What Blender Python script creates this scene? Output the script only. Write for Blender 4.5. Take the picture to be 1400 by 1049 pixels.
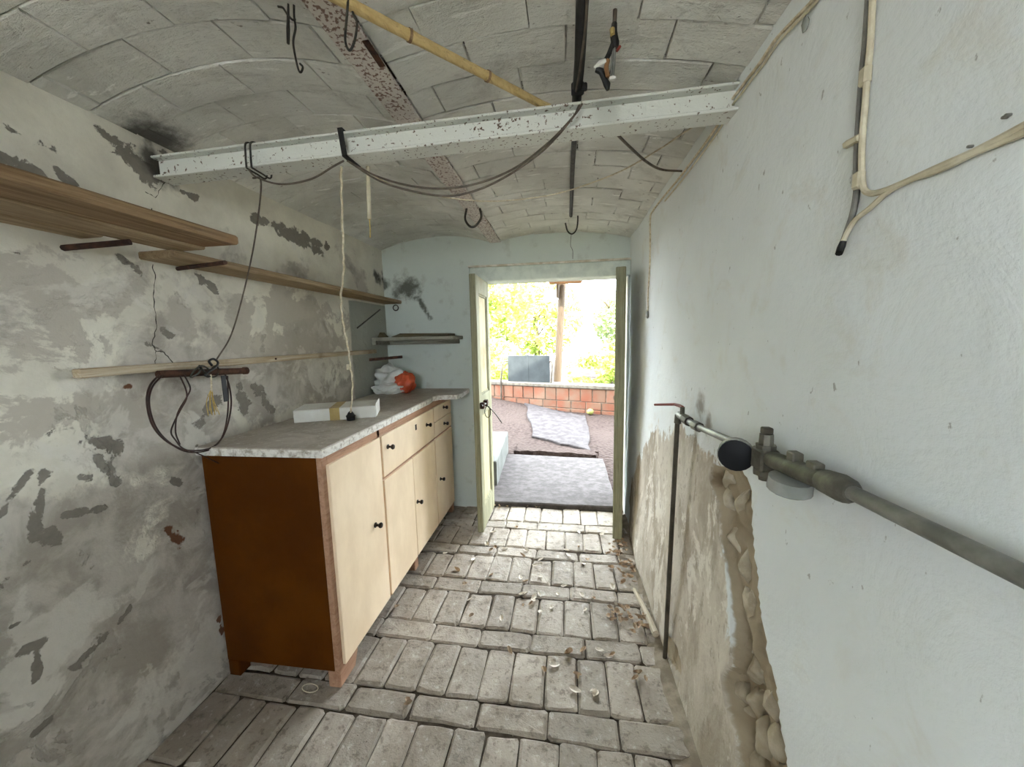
import bpy, bmesh, math, random
from mathutils import Vector, Matrix, noise
for o in list(bpy.data.objects): bpy.data.objects.remove(o)
S = bpy.context.scene
COL = S.collection
RND = random.Random(7)

# ------------------------------------------------------------------ camera
YAW, PITCH, ROLL, FPX, CAMH = math.radians(8.1), math.radians(7.05), math.radians(1.27), 500.0, 1.3
fw = Vector((-math.sin(YAW)*math.cos(PITCH), math.cos(YAW)*math.cos(PITCH), -math.sin(PITCH)))
rt = Vector((math.cos(YAW), math.sin(YAW), 0)); dn = fw.cross(rt)
rt, dn = math.cos(ROLL)*rt + math.sin(ROLL)*dn, -math.sin(ROLL)*rt + math.cos(ROLL)*dn
cd = bpy.data.cameras.new('camera'); cam = bpy.data.objects.new('camera', cd); COL.objects.link(cam)
cd.sensor_width = 36; cd.lens = FPX/1400*36; cd.clip_start = 0.02; cd.clip_end = 300
m3 = Matrix((rt, -dn, -fw)).transposed()
cam.matrix_world = Matrix.Translation((0, 0, CAMH)) @ m3.to_4x4()
S.camera = cam
CP = Vector((0, 0, CAMH))
def at(px, py, ax, v):                       # photograph pixel -> point on the plane axis = v
    d = rt*((px-700)/FPX) + dn*((py-524.5)/FPX) + fw
    return CP + d*((v-CP[ax])/d[ax])

# ------------------------------------------------------------------ sky, sun, exposure
w = bpy.data.worlds.new('sky'); S.world = w; w.use_nodes = True
bg = w.node_tree.nodes['Background']; bg.inputs[0].default_value = (0.85, 0.935, 1.0, 1); bg.inputs[1].default_value = 3.0
sd = bpy.data.lights.new('sun', 'SUN'); sun = bpy.data.objects.new('sun', sd); COL.objects.link(sun)
sd.energy = 5.0; sd.angle = 0.01; sd.color = (1, 0.93, 0.8)
sun.rotation_euler = Vector((-0.25, 0.62, -1.0)).to_track_quat('-Z', 'Y').to_euler()
S.view_settings.view_transform = 'Standard'; S.view_settings.look = 'None'
S.view_settings.gamma = 1; S.view_settings.use_curve_mapping = False
S.view_settings.exposure = 2.92
S.cycles.max_bounces = 10; S.cycles.diffuse_bounces = 6

# ------------------------------------------------------------------ materials
def srgb(r, g, b):
    f = lambda c: (c/255/12.92 if c/255 <= 0.04045 else ((c/255+0.055)/1.055)**2.4)
    return (f(r), f(g), f(b), 1)
class NT:
    def __init__(s, name):
        s.m = bpy.data.materials.new(name); s.m.use_nodes = True; s.t = s.m.node_tree
        s.b = s.t.nodes['Principled BSDF']; s.out = s.t.nodes['Material Output']
        s.co = s.t.nodes.new('ShaderNodeTexCoord').outputs['Object']
    def n(s, typ, **kw):
        x = s.t.nodes.new(typ)
        for k, v in kw.items(): setattr(x, k, v)
        return x
    def link(s, a, b): s.t.links.new(a, b)
    def noise(s, scale, detail=4, rough=0.55, stretch=(1, 1, 1), off=(0, 0, 0), dist=0):
        mp = s.n('ShaderNodeMapping'); mp.inputs['Scale'].default_value = stretch; mp.inputs['Location'].default_value = off
        s.link(s.co, mp.inputs[0]); x = s.n('ShaderNodeTexNoise')
        x.inputs['Scale'].default_value = scale; x.inputs['Detail'].default_value = detail
        x.inputs['Roughness'].default_value = rough; x.inputs['Distortion'].default_value = dist
        s.link(mp.outputs[0], x.inputs['Vector']); return x.outputs['Fac']
    def math(s, op, a, b=None, c=None):
        x = s.n('ShaderNodeMath', operation=op)
        for i, v in enumerate((a, b, c)):
            if v is None: continue
            if isinstance(v, (int, float)): x.inputs[i].default_value = v
            else: s.link(v, x.inputs[i])
        return x.outputs[0]
    def step(s, v, lo, hi):
        x = s.n('ShaderNodeMapRange', interpolation_type='SMOOTHSTEP')
        x.inputs['From Min'].default_value = lo; x.inputs['From Max'].default_value = hi
        s.link(v, x.inputs[0]); return x.outputs[0]
    def mix(s, f, a, b):
        x = s.n('ShaderNodeMix', data_type='RGBA')
        for sock, v in ((x.inputs['Factor'], f), (x.inputs['A'], a), (x.inputs['B'], b)):
            if isinstance(v, (int, float)): sock.default_value = v
            elif isinstance(v, tuple): sock.default_value = v
            else: s.link(v, sock)
        return x.outputs['Result']
    def attr(s, name):
        x = s.n('ShaderNodeAttribute'); x.attribute_name = name; return x.outputs['Fac']
    def z(s, ax=2):
        x = s.n('ShaderNodeSeparateXYZ'); s.link(s.co, x.inputs[0]); return x.outputs[ax]
    def rand(s): return s.n('ShaderNodeObjectInfo').outputs['Random']
    def bump(s, h, strength=0.4, dist=0.005):
        x = s.n('ShaderNodeBump'); x.inputs['Strength'].default_value = strength; x.inputs['Distance'].default_value = dist
        s.link(h, x.inputs['Height']); s.link(x.outputs[0], s.b.inputs['Normal'])
    def done(s, col, rough=0.8, metal=0.0, spec=0.3):
        if isinstance(col, tuple): s.b.inputs['Base Color'].default_value = col
        else: s.link(col, s.b.inputs['Base Color'])
        if isinstance(rough, (int, float)): s.b.inputs['Roughness'].default_value = rough
        else: s.link(rough, s.b.inputs['Roughness'])
        s.b.inputs['Metallic'].default_value = metal; s.b.inputs['Specular IOR Level'].default_value = spec
        return s.m
def simple(name, c1, c2, scale=20, rough=0.7, metal=0, bump=0.3, stretch=(1, 1, 1), lo=0.35, hi=0.65, spec=0.3, vary=0.0):
    t = NT(name); f = t.noise(scale, 5, 0.6, stretch)
    col = t.mix(t.step(f, lo, hi), c1, c2)
    if vary:
        col = t.mix(t.math('MULTIPLY', t.rand(), vary), col, (c1[0]*0.55, c1[1]*0.52, c1[2]*0.48, 1))
    if bump: t.bump(t.noise(scale*2, 4, 0.6, stretch), bump, 0.004)
    return t.done(col, rough, metal, spec)

MAT = {}
def m_left():
    t = NT('peeling_plaster')
    z = t.z(); n1 = t.noise(2.6, 9, 0.62, off=(3, 1, 2), dist=0.3); n2 = t.noise(6.5, 9, 0.66, dist=0.35); n3 = t.noise(60, 4, 0.6); n4 = t.noise(5.0, 8, 0.60, off=(1, 7, 3), dist=0.4)
    cream = t.mix(t.step(t.noise(4, 6, 0.6), 0.35, 0.65), srgb(228, 224, 210), srgb(208, 203, 189))
    grey = t.mix(t.step(t.noise(7.5, 9, 0.65, dist=0.4), 0.38, 0.62), srgb(196, 190, 180), srgb(164, 157, 146))
    low = t.math('ADD', t.math('MULTIPLY', t.math('SUBTRACT', 1.25, z), 0.22), n1)
    col = t.mix(t.step(low, 0.49, 0.56), cream, grey)
    flake = t.math('ADD', t.attr('flake'), t.math('MULTIPLY', t.math('SUBTRACT', n2, 0.5), 2.2))
    col = t.mix(t.math('MULTIPLY', t.step(flake, 0.50, 0.60), 0.8), col, srgb(180, 173, 161))
    lime = t.math('SUBTRACT', n4, t.math('MULTIPLY', t.math('SUBTRACT', z, 0.6), 0.03))
    col = t.mix(t.math('MULTIPLY', t.step(lime, 0.55, 0.60), 0.6), col, srgb(218, 214, 204))
    sc = t.math('ADD', t.noise(5.5, 9, 0.64, off=(5, 5, 9), dist=0.4), t.math('MULTIPLY', t.math('SUBTRACT', 0.9, z), 0.05))
    col = t.mix(t.math('MULTIPLY', t.step(sc, 0.59, 0.65), 0.5), col, srgb(140, 133, 122))
    deep = t.math('ADD', t.attr('dark'), t.math('MULTIPLY', t.math('SUBTRACT', t.noise(13, 10, 0.68, dist=0.4), 0.5), 2.8))
    col = t.mix(t.step(deep, 0.60, 0.70), col, t.mix(n3, srgb(112, 108, 100), srgb(140, 134, 124)))
    paint = t.math('ADD', t.attr('smooth'), t.math('MULTIPLY', t.math('SUBTRACT', n2, 0.5), 0.3))
    col = t.mix(t.step(paint, 0.45, 0.55), col, srgb(168, 171, 160))
    rust = t.math('ADD', t.attr('rust'), t.math('MULTIPLY', t.math('SUBTRACT', t.noise(30, 7), 0.5), 2.4))
    col = t.mix(t.step(rust, 0.55, 0.8), col, srgb(110, 72, 50))
    mould = t.math('ADD', t.attr('mould'), t.math('MULTIPLY', t.math('SUBTRACT', t.noise(12, 8), 0.5), 1.8))
    col = t.mix(t.math('MULTIPLY', t.step(mould, 0.45, 0.95), 0.9), col, srgb(52, 50, 44))
    col = t.mix(t.math('MULTIPLY', n3, 0.15), col, srgb(130, 124, 114))
    h = t.math('ADD', t.math('MULTIPLY', t.step(low, 0.49, 0.53), -0.4), t.math('ADD', t.math('MULTIPLY', t.step(deep, 0.60, 0.66), -0.8), t.math('MULTIPLY', n2, 1.0)))
    h = t.math('ADD', h, t.math('MULTIPLY', t.step(sc, 0.60, 0.63), -0.5))
    t.bump(t.math('ADD', h, t.math('MULTIPLY', n3, 0.25)), 0.7, 0.007)
    return t.done(col, 0.9, 0, 0.15)
def m_right():
    t = NT('whitewashed_plaster')
    n1 = t.noise(1.6, 5, 0.5); n2 = t.noise(7, 8, 0.62, dist=0.5); n3 = t.noise(70, 4, 0.6); ns = t.noise(8, 9, 0.68, (1, 1, 0.5), dist=0.3)
    white = t.mix(t.step(n1, 0.3, 0.7), srgb(228, 232, 232), srgb(216, 220, 220))
    white = t.mix(t.math('MULTIPLY', t.step(n2, 0.52, 0.72), 0.45), white, srgb(206, 202, 190))
    spots = t.step(t.noise(58, 4, 0.55, (1, 1, 0.6)), 0.69, 0.74)
    white = t.mix(t.math('MULTIPLY', spots, 0.6), white, srgb(128, 124, 114))
    beige = t.mix(t.step(ns, 0.38, 0.62), srgb(198, 190, 176), srgb(164, 153, 137))
    beige = t.mix(t.step(t.noise(6, 9, 0.7, (1, 1, 0.6), (2, 2, 2), dist=0.4), 0.53, 0.58), beige, srgb(214, 208, 196))
    beige = t.mix(t.math('MULTIPLY', t.step(t.noise(30, 7, 0.7, (1, 1, 0.6)), 0.56, 0.64), 0.5), beige, srgb(128, 116, 100))
    bare = t.math('ADD', t.attr('bare'), t.math('MULTIPLY', t.math('SUBTRACT', ns, 0.5), 2.0))
    col = t.mix(t.step(bare, 0.45, 0.55), white, beige)
    damp = t.math('ADD', t.attr('damp'), t.math('MULTIPLY', t.math('SUBTRACT', n2, 0.5), 0.6))
    col = t.mix(t.math('MULTIPLY', t.step(damp, 0.3, 0.8), 0.4), col, srgb(146, 138, 124))
    earth = t.mix(n2, srgb(176, 163, 140), srgb(138, 125, 104))
    col = t.mix(t.step(t.attr('hole'), 0.35, 0.65), col, earth)
    smut = t.math('ADD', t.attr('soot'), t.math('MULTIPLY', t.math('SUBTRACT', t.noise(22, 6), 0.5), 1.0))
    col = t.mix(t.math('MULTIPLY', t.step(smut, 0.4, 0.9), 0.7), col, srgb(106, 88, 66))
    t.bump(t.math('ADD', t.math('MULTIPLY', n2, 1.5), t.math('ADD', t.math('MULTIPLY', n3, 0.3), t.math('MULTIPLY', t.step(bare, 0.45, 0.52), -0.6))), 0.55, 0.007)
    return t.done(col, 0.85, 0, 0.2)
def m_end():
    t = NT('grey_green_plaster')
    n1 = t.noise(2.2, 5, 0.5); n2 = t.noise(9, 7, 0.6)
    col = t.mix(n1, srgb(216, 223, 216), srgb(200, 208, 201))
    col = t.mix(t.math('MULTIPLY', t.step(n2, 0.55, 0.7), 0.4), col, srgb(172, 175, 164))
    mould = t.math('ADD', t.attr('mould'), t.math('MULTIPLY', t.math('SUBTRACT', t.noise(12, 8, 0.68), 0.5), 1.8))
    col = t.mix(t.math('MULTIPLY', t.step(mould, 0.25, 0.9), 0.85), col, srgb(70, 70, 58))
    t.bump(n2, 0.4, 0.006)
    return t.done(col, 0.9, 0, 0.15)
def m_ceil(name, dark):
    t = NT(name)
    n1 = t.noise(2.5, 6, 0.55); n2 = t.noise(40, 6, 0.7); nst = t.noise(14, 7, 0.65, (0.3, 1, 1), dist=0.4); nl = t.noise(7, 9, 0.7, off=(2, 9, 4), dist=0.8)
    col = t.mix(t.step(n1, 0.3, 0.7), srgb(232, 231, 224), srgb(204, 203, 195))
    col = t.mix(t.math('MULTIPLY', t.step(nl, 0.5, 0.72), 0.5), col, srgb(170, 166, 157))
    col = t.mix(t.math('MULTIPLY', t.step(nst, 0.52, 0.70), 0.4), col, srgb(164, 159, 150))
    if dark:
        col = t.mix(t.step(t.noise(6, 7, 0.72, off=(7, 3, 1)), 0.47, 0.56), col, srgb(66, 56, 47))
    else:
        col = t.mix(t.math('MULTIPLY', t.rand(), 0.14), col, srgb(150, 145, 134))
        col = t.mix(t.math('MULTIPLY', t.step(t.noise(28, 4, 0.6, (0.25, 1.3, 1)), 0.62, 0.68), 0.8), col, srgb(238, 237, 231))
        col = t.mix(t.math('MULTIPLY', t.step(t.noise(45, 5, 0.65, (0.5, 1, 1), (3, 1, 0)), 0.66, 0.71), 0.75), col, srgb(110, 100, 90))
    soot = t.n('ShaderNodeVectorMath', operation='DISTANCE'); t.link(t.co, soot.inputs[0]); soot.inputs[1].default_value = (-1.33, 1.10, 1.95)
    sm = t.math('ADD', t.math('SUBTRACT', 0.62, t.math('MULTIPLY', soot.outputs['Value'], 4.0)), t.math('MULTIPLY', t.noise(15, 7, 0.7), 0.7))
    col = t.mix(t.math('MULTIPLY', t.step(sm, 0.40, 0.75), 0.85), col, srgb(52, 48, 42))
    t.bump(t.math('ADD', t.math('MULTIPLY', nst, 1.6), t.math('ADD', t.math('MULTIPLY', n2, 0.6), nl)), 1.0, 0.010)
    return t.done(col, 0.9, 0, 0.15)
def m_paver():
    t = NT('worn_floor_brick')
    n1 = t.noise(3.5, 6, 0.6, dist=0.4); n2 = t.noise(26, 6, 0.7); n3 = t.noise(90, 4, 0.7)
    col = t.mix(t.step(n1, 0.3, 0.7), srgb(186, 176, 163), srgb(142, 131, 118))
    col = t.mix(t.math('MULTIPLY', t.rand(), 0.5), col, srgb(118, 110, 100))
    col = t.mix(t.math('MULTIPLY', t.step(n2, 0.53, 0.64), 0.6), col, srgb(96, 87, 77))
    col = t.mix(t.math('MULTIPLY', t.step(n2, 0.44, 0.34), 0.4), col, srgb(206, 199, 190))
    t.bump(t.math('ADD', n2, t.math('MULTIPLY', n3, 0.5)), 0.9, 0.006)
    return t.done(col, t.math('ADD', 0.45, t.math('MULTIPLY', n2, 0.5)), 0, 0.4)
def m_wood(name, c1, c2, c3, axis=1, rough=0.75):
    t = NT(name); st = [18, 18, 18]; st[axis] = 0.7
    g = t.noise(3.2, 9, 0.72, tuple(st), dist=0.8); n = t.noise(3.5, 7, 0.65)
    col = t.mix(t.step(g, 0.32, 0.68), c1, c2)
    col = t.mix(t.math('MULTIPLY', t.step(n, 0.5, 0.72), 0.7), col, c3)
    col = t.mix(t.math('MULTIPLY', t.step(t.noise(5, 8, 0.75, tuple(st), (3, 3, 3)), 0.56, 0.66), 0.55), col, (c2[0]*.45, c2[1]*.43, c2[2]*.42, 1))
    t.bump(g, 0.8, 0.006)
    return t.done(col, rough, 0, 0.25)
def m_rust(name, paint, rustc, lo, hi, scale=45, clump=0.16):
    t = NT(name); n = t.noise(scale, 3, 0.55); big = t.noise(3.0, 4, 0.5)
    f = t.math('ADD', n, t.math('MULTIPLY', t.math('SUBTRACT', big, 0.5), clump))
    col = t.mix(t.step(f, lo, hi), paint, rustc)
    t.bump(f, 0.4, 0.003)
    return t.done(col, 0.6, 0, 0.35)
def m_marble():
    t = NT('dusty_marble'); n = t.noise(7, 7, 0.65, dist=1.0); n2 = t.noise(70, 4, 0.7)
    col = t.mix(t.step(n, 0.35, 0.65), srgb(184, 176, 164), srgb(158, 148, 134))
    col = t.mix(t.step(n2, 0.58, 0.68), col, srgb(206, 202, 192))
    g = t.n('ShaderNodeNewGeometry'); sx = t.n('ShaderNodeSeparateXYZ'); t.link(g.outputs['Normal'], sx.inputs[0])
    edge = t.mix(t.step(t.noise(34, 5, 0.7), 0.45, 0.68), srgb(220, 217, 209), srgb(150, 140, 126))
    col = t.mix(t.step(sx.outputs[2], 0.3, 0.8), edge, col)
    t.bump(n2, 0.3, 0.003)
    return t.done(col, 0.55, 0, 0.4)
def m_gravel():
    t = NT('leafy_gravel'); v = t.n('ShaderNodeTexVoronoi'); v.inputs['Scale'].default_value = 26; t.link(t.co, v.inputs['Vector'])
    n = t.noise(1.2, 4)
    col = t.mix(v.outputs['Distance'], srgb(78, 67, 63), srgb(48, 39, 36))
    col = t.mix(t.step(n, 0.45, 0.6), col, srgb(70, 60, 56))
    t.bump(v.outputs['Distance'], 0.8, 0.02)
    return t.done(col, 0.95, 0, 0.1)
MAT['left'] = m_left(); MAT['right'] = m_right(); MAT['end'] = m_end()
MAT['ceil'] = m_ceil('limewashed_brick', False); MAT['joint'] = m_ceil('ceiling_joint_mortar', True)
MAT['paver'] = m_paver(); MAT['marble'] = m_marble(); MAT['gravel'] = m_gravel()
MAT['dirt'] = simple('floor_dirt', srgb(82, 73, 63), srgb(52, 46, 39), 18, 0.95, bump=0.8, spec=0.1)
MAT['drift'] = simple('sandy_dirt', srgb(150, 140, 124), srgb(118, 108, 94), 14, 0.95, bump=0.9, spec=0.1)
MAT['shelf'] = m_wood('weathered_shelf_board', srgb(178, 158, 128), srgb(128, 106, 78), srgb(140, 116, 86))
MAT['shelf_red'] = m_wood('red_brown_shelf_board', srgb(160, 134, 102), srgb(118, 92, 64), srgb(136, 96, 66))
MAT['rail'] = m_wood('flaking_rail_paint', srgb(206, 194, 170), srgb(168, 148, 118), srgb(124, 98, 70))
MAT['palewood'] = m_wood('pale_stick_wood', srgb(206, 196, 176), srgb(176, 164, 142), srgb(160, 148, 126))
MAT['darkwood'] = m_wood('dark_grey_board', srgb(112, 104, 82), srgb(84, 76, 56), srgb(100, 84, 54), 0)
MAT['greyboard'] = m_wood('grey_shelf_board', srgb(168, 166, 152), srgb(132, 128, 114), srgb(110, 104, 92), 0)
MAT['brownpanel'] = simple('orange_brown_hardboard', srgb(87, 46, 1), srgb(71, 35, 0), 3, 0.6, bump=0.1, spec=0.12)
MAT['tan'] = simple('cream_tan_paint', srgb(244, 222, 192), srgb(230, 206, 174), 5, 0.5, bump=0.1, spec=0.35, stretch=(1, 1, 0.5))
MAT['frame'] = m_wood('pinkish_brown_frame', srgb(188, 150, 124), srgb(164, 124, 98), srgb(150, 108, 84))
MAT['knob'] = simple('dark_bronze', srgb(58, 48, 40), srgb(34, 28, 24), 40, 0.4, 0.7, 0.1)
MAT['rustiron'] = simple('rusty_iron', srgb(86, 58, 44), srgb(52, 38, 32), 40, 0.85, 0.2, 0.5)
MAT['beam'] = m_rust('rust_spotted_white_paint', srgb(214, 215, 208), srgb(96, 76, 62), 0.61, 0.67, 100)
MAT['flange'] = m_rust('rust_stained_pink_paint', srgb(204, 196, 188), srgb(124, 98, 88), 0.52, 0.60, 110)
MAT['black'] = simple('black_plastic', srgb(34, 34, 34), srgb(22, 22, 22), 30, 0.5, bump=0.1)
MAT['darkgrey'] = simple('dark_grey_sheath', srgb(78, 76, 72), srgb(56, 54, 52), 30, 0.6, bump=0.1)
MAT['stripgrey'] = simple('mid_grey_cable', srgb(126, 124, 118), srgb(104, 102, 97), 30, 0.6, bump=0.1)
MAT['wire'] = simple('grey_brown_cable', srgb(104, 94, 82), srgb(76, 68, 60), 40, 0.6, bump=0.1)
MAT['iron_wire'] = simple('iron_wire', srgb(80, 78, 72), srgb(56, 54, 50), 40, 0.5, 0.6, 0.1)
MAT['cream_cable'] = simple('cream_cable', srgb(214, 206, 182), srgb(190, 180, 154), 30, 0.6, bump=0.1)
MAT['cord'] = simple('twisted_cream_cord', srgb(220, 210, 186), srgb(184, 170, 142), 70, 0.7, bump=0.3)
MAT['bamboo'] = m_wood('bamboo', srgb(208, 184, 130), srgb(186, 158, 104), srgb(166, 138, 88), 1, 0.5)
MAT['copperwire'] = simple('brown_wire', srgb(64, 42, 34), srgb(44, 30, 26), 30, 0.5, bump=0.1)
MAT['straw'] = simple('frayed_straw_fibre', srgb(208, 182, 112), srgb(170, 140, 78), 40, 0.8, bump=0.2)
MAT['galv'] = simple('galvanised_pipe', srgb(150, 150, 145), srgb(112, 112, 107), 12, 0.45, 0.55, 0.2)
MAT['brass'] = simple('tarnished_brass', srgb(116, 113, 102), srgb(82, 80, 71), 25, 0.55, 0.5, 0.3)
MAT['darkpipe'] = simple('dark_painted_pipe', srgb(90, 84, 74), srgb(66, 60, 52), 12, 0.6, 0.3, 0.2)
MAT['glassgrey'] = simple('frosted_grey_plastic', srgb(150, 152, 146), srgb(128, 130, 124), 12, 0.25, 0.0, 0.0, spec=0.6)
MAT['navy'] = simple('black_cap', srgb(30, 31, 34), srgb(22, 23, 26), 12, 0.65, bump=0.0, spec=0.2)
MAT['redh'] = simple('dull_red_handle', srgb(136, 62, 52), srgb(110, 48, 40), 20, 0.6, bump=0.1)
MAT['white'] = simple('white_card', srgb(226, 226, 220), srgb(208, 206, 198), 6, 0.7, bump=0.1)
MAT['tape'] = simple('yellowed_tape', srgb(178, 154, 96), srgb(158, 134, 78), 12, 0.4, bump=0.0)
MAT['bag'] = simple('white_plastic_bag', srgb(216, 218, 214), srgb(196, 198, 194), 10, 0.35, bump=0.2, spec=0.5)
MAT['bagred'] = simple('orange_red_print', srgb(214, 96, 62), srgb(198, 82, 52), 10, 0.4, bump=0.2, spec=0.5)
MAT['doorgreen'] = m_wood('chalky_green_door_paint', srgb(164, 162, 134), srgb(126, 124, 98), srgb(140, 128, 94), 2)
MAT['doorcream'] = m_wood('worn_cream_door_paint', srgb(206, 196, 158), srgb(176, 162, 122), srgb(150, 132, 98), 2)
MAT['head'] = simple('grey_green_frame_paint', srgb(216, 223, 215), srgb(198, 206, 199), 14, 0.7, bump=0.4)
MAT['ledge'] = simple('chipped_white_paint', srgb(226, 222, 210), srgb(196, 184, 162), 20, 0.7, bump=0.4)
MAT['stone'] = simple('wall_rubble_stone', srgb(206, 197, 178), srgb(164, 152, 130), 14, 0.95, bump=1.0, vary=0.5, spec=0.1)
MAT['leaf'] = simple('dry_leaf', srgb(198, 176, 150), srgb(122, 88, 64), 30, 0.8, bump=0.2, vary=0.7)
MAT['leafpale'] = simple('pale_dry_leaf', srgb(236, 230, 220), srgb(196, 184, 168), 30, 0.8, bump=0.2, vary=0.25)
MAT['crack'] = simple('plaster_crack', srgb(60, 56, 50), srgb(40, 36, 32), 30, 0.95, bump=0.0)
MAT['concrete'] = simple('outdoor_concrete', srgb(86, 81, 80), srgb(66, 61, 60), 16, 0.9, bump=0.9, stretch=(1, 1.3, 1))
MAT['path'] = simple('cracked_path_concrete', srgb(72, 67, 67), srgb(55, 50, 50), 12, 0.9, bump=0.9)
MAT['bounce_ground'] = simple('pale_bounce_ground', srgb(206, 202, 194), srgb(186, 181, 172), 4, 0.9, bump=0.3)  # unseen ground, made pale to bounce light up to the ceiling
MAT['kerb'] = simple('pale_concrete_block', srgb(96, 98, 94), srgb(82, 84, 80), 6, 0.9, bump=0.4)
MAT['brick'] = simple('red_clay_brick', srgb(132, 82, 64), srgb(128, 104, 88), 4, 0.9, bump=0.4, vary=0.35)
MAT['mortar'] = simple('grey_mortar', srgb(122, 116, 106), srgb(98, 92, 84), 20, 0.95, bump=0.4)
MAT['bluemetal'] = simple('grey_blue_sheet_metal', srgb(60, 66, 69), srgb(49, 55, 58), 5, 0.5, 0.1, 0.2)
MAT['post'] = m_wood('grey_outdoor_post', srgb(84, 72, 58), srgb(62, 52, 40), srgb(70, 58, 44), 2)
MAT['oldtile'] = simple('orange_timber_end', srgb(140, 104, 70), srgb(120, 86, 56), 10, 0.8, bump=0.3)
MAT['bark'] = simple('tree_bark', srgb(104, 90, 72), srgb(74, 62, 48), 12, 0.95, bump=0.7)
MAT['yellow'] = simple('pale_yellow_fruit', srgb(150, 152, 92), srgb(132, 134, 76), 12, 0.6, bump=0.1)
MAT['facade'] = simple('outer_render', srgb(196, 190, 178), srgb(176, 168, 154), 5, 0.9, bump=0.4)
def m_leaf(name, c1, c2):
    t = NT(name); col = t.mix(t.step(t.noise(1.8, 4), 0.35, 0.65), c1, c2)
    d = t.n('ShaderNodeBsdfTranslucent'); t.link(col, d.inputs[0]); mx = t.n('ShaderNodeMixShader'); mx.inputs[0].default_value = 0.45
    t.link(t.b.outputs[0], mx.inputs[1]); t.link(d.outputs[0], mx.inputs[2]); t.link(mx.outputs[0], t.out.inputs[0])
    return t.done(col, 0.5, 0, 0.3)
MAT['foliage'] = m_leaf('yellow_green_leaves', srgb(196, 202, 122), srgb(142, 162, 76))
MAT['foliage2'] = m_leaf('blue_green_leaves', srgb(170, 182, 140), srgb(140, 158, 108))

# ------------------------------------------------------------------ builders
def link(name, me, mat, parent=None):
    o = bpy.data.objects.new(name, me); COL.objects.link(o)
    if mat is not None:
        me.materials.clear(); me.materials.append(MAT[mat] if isinstance(mat, str) else mat)
    if parent is not None: o.parent = parent
    return o
def raw(name, v, f, mat, parent=None, smooth=False):
    me = bpy.data.meshes.new(name); me.from_pydata([tuple(p) for p in v], [], f); me.validate(); me.update()
    bm = bmesh.new(); bm.from_mesh(me); bmesh.ops.recalc_face_normals(bm, faces=bm.faces); bm.to_mesh(me); bm.free()
    if smooth:
        for p in me.polygons: p.use_smooth = True
        me.set_sharp_from_angle(angle=math.radians(42))
    return link(name, me, mat, parent)
class MB:
    def __init__(s): s.v, s.f = [], []
    def add(s, v, f):
        n = len(s.v); s.v += [Vector(p) for p in v]; s.f += [tuple(i+n for i in q) for q in f]; return s
    def box(s, a, b, ch=0.0, mx=None):            # chamfered box
        a, b = Vector(a), Vector(b); lo = Vector(map(min, a, b)); hi = Vector(map(max, a, b))
        bm = bmesh.new(); bmesh.ops.create_cube(bm, size=1)
        for p in bm.verts: p.co = Vector(((lo[i]+hi[i])/2 + p.co[i]*(hi[i]-lo[i]) for i in range(3)))
        if ch: bmesh.ops.bevel(bm, geom=bm.edges[:], offset=min(ch, 0.45*min(hi-lo)), segments=1, affect='EDGES')
        if mx: bmesh.ops.transform(bm, matrix=mx, verts=bm.verts)
        bm.verts.index_update(); s.add([p.co.copy() for p in bm.verts], [[q.index for q in f.verts] for f in bm.faces]); bm.free(); return s
    def tube(s, pts, r, n=8, cap=True):
        pts = [Vector(p) for p in pts]; k = len(pts); rs = r if isinstance(r, (list, tuple)) else [r]*k
        v, f, up = [], [], None
        for i, p in enumerate(pts):
            d = (pts[min(i+1, k-1)]-pts[max(i-1, 0)])
            d = d.normalized() if d.length > 1e-9 else Vector((0, 0, 1))
            if up is None: up = d.orthogonal().normalized()
            up = (up - d*up.dot(d)); up = up.normalized() if up.length > 1e-6 else d.orthogonal().normalized()
            q = d.cross(up)
            for j in range(n):
                a = 2*math.pi*j/n; v.append(p + (up*math.cos(a)+q*math.sin(a))*rs[i])
        for i in range(k-1):
            for j in range(n): f.append((i*n+j, i*n+(j+1) % n, (i+1)*n+(j+1) % n, (i+1)*n+j))
        if cap: f.append(tuple(range(n-1, -1, -1))); f.append(tuple(range((k-1)*n, k*n)))
        return s.add(v, f)
    def build(s, name, mat, parent=None, smooth=False): return raw(name, s.v, s.f, mat, parent, smooth)
def spline(pts, n=8):                                # Catmull-Rom through the points
    pts = [Vector(p) for p in pts]; q = [2*pts[0]-pts[1]] + pts + [2*pts[-1]-pts[-2]]; out = []
    for i in range(1, len(q)-2):
        for k in range(n):
            t = k/n; a, b, c, d = q[i-1], q[i], q[i+1], q[i+2]
            out.append(0.5*((2*b)+(c-a)*t+(2*a-5*b+4*c-d)*t*t+(3*b-a-3*c+d)*t**3))
    return out + [pts[-1]]
def box(name, a, b, mat, parent=None, ch=0.002): return MB().box(a, b, ch).build(name, mat, parent)
def tube(name, pts, r, mat, parent=None, n=8, sm=0):
    if sm and isinstance(r, (list, tuple)):
        k = (len(pts)-1)*sm; r = [r[min(int(i/sm), len(r)-2)]*(1-(i/sm-min(int(i/sm), len(r)-2)))+r[min(int(i/sm), len(r)-2)+1]*(i/sm-min(int(i/sm), len(r)-2)) for i in range(k+1)]
    return MB().tube(spline(pts, sm) if sm else pts, r, n).build(name, mat, parent, True)
def tag(o, label, cat, group=None):
    o['label'] = label; o['category'] = cat
    if group: o['group'] = group
    return o
def thing(name, loc, label, cat, group=None):
    o = bpy.data.objects.new(name, None); COL.objects.link(o); o.empty_display_size = 0.05
    o.location = (0, 0, 0); return tag(o, label, cat, group)
def struct(o): o['kind'] = 'structure'; return o
def nz(p, s=1.0): return noise.noise(Vector(p)*s)
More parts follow.
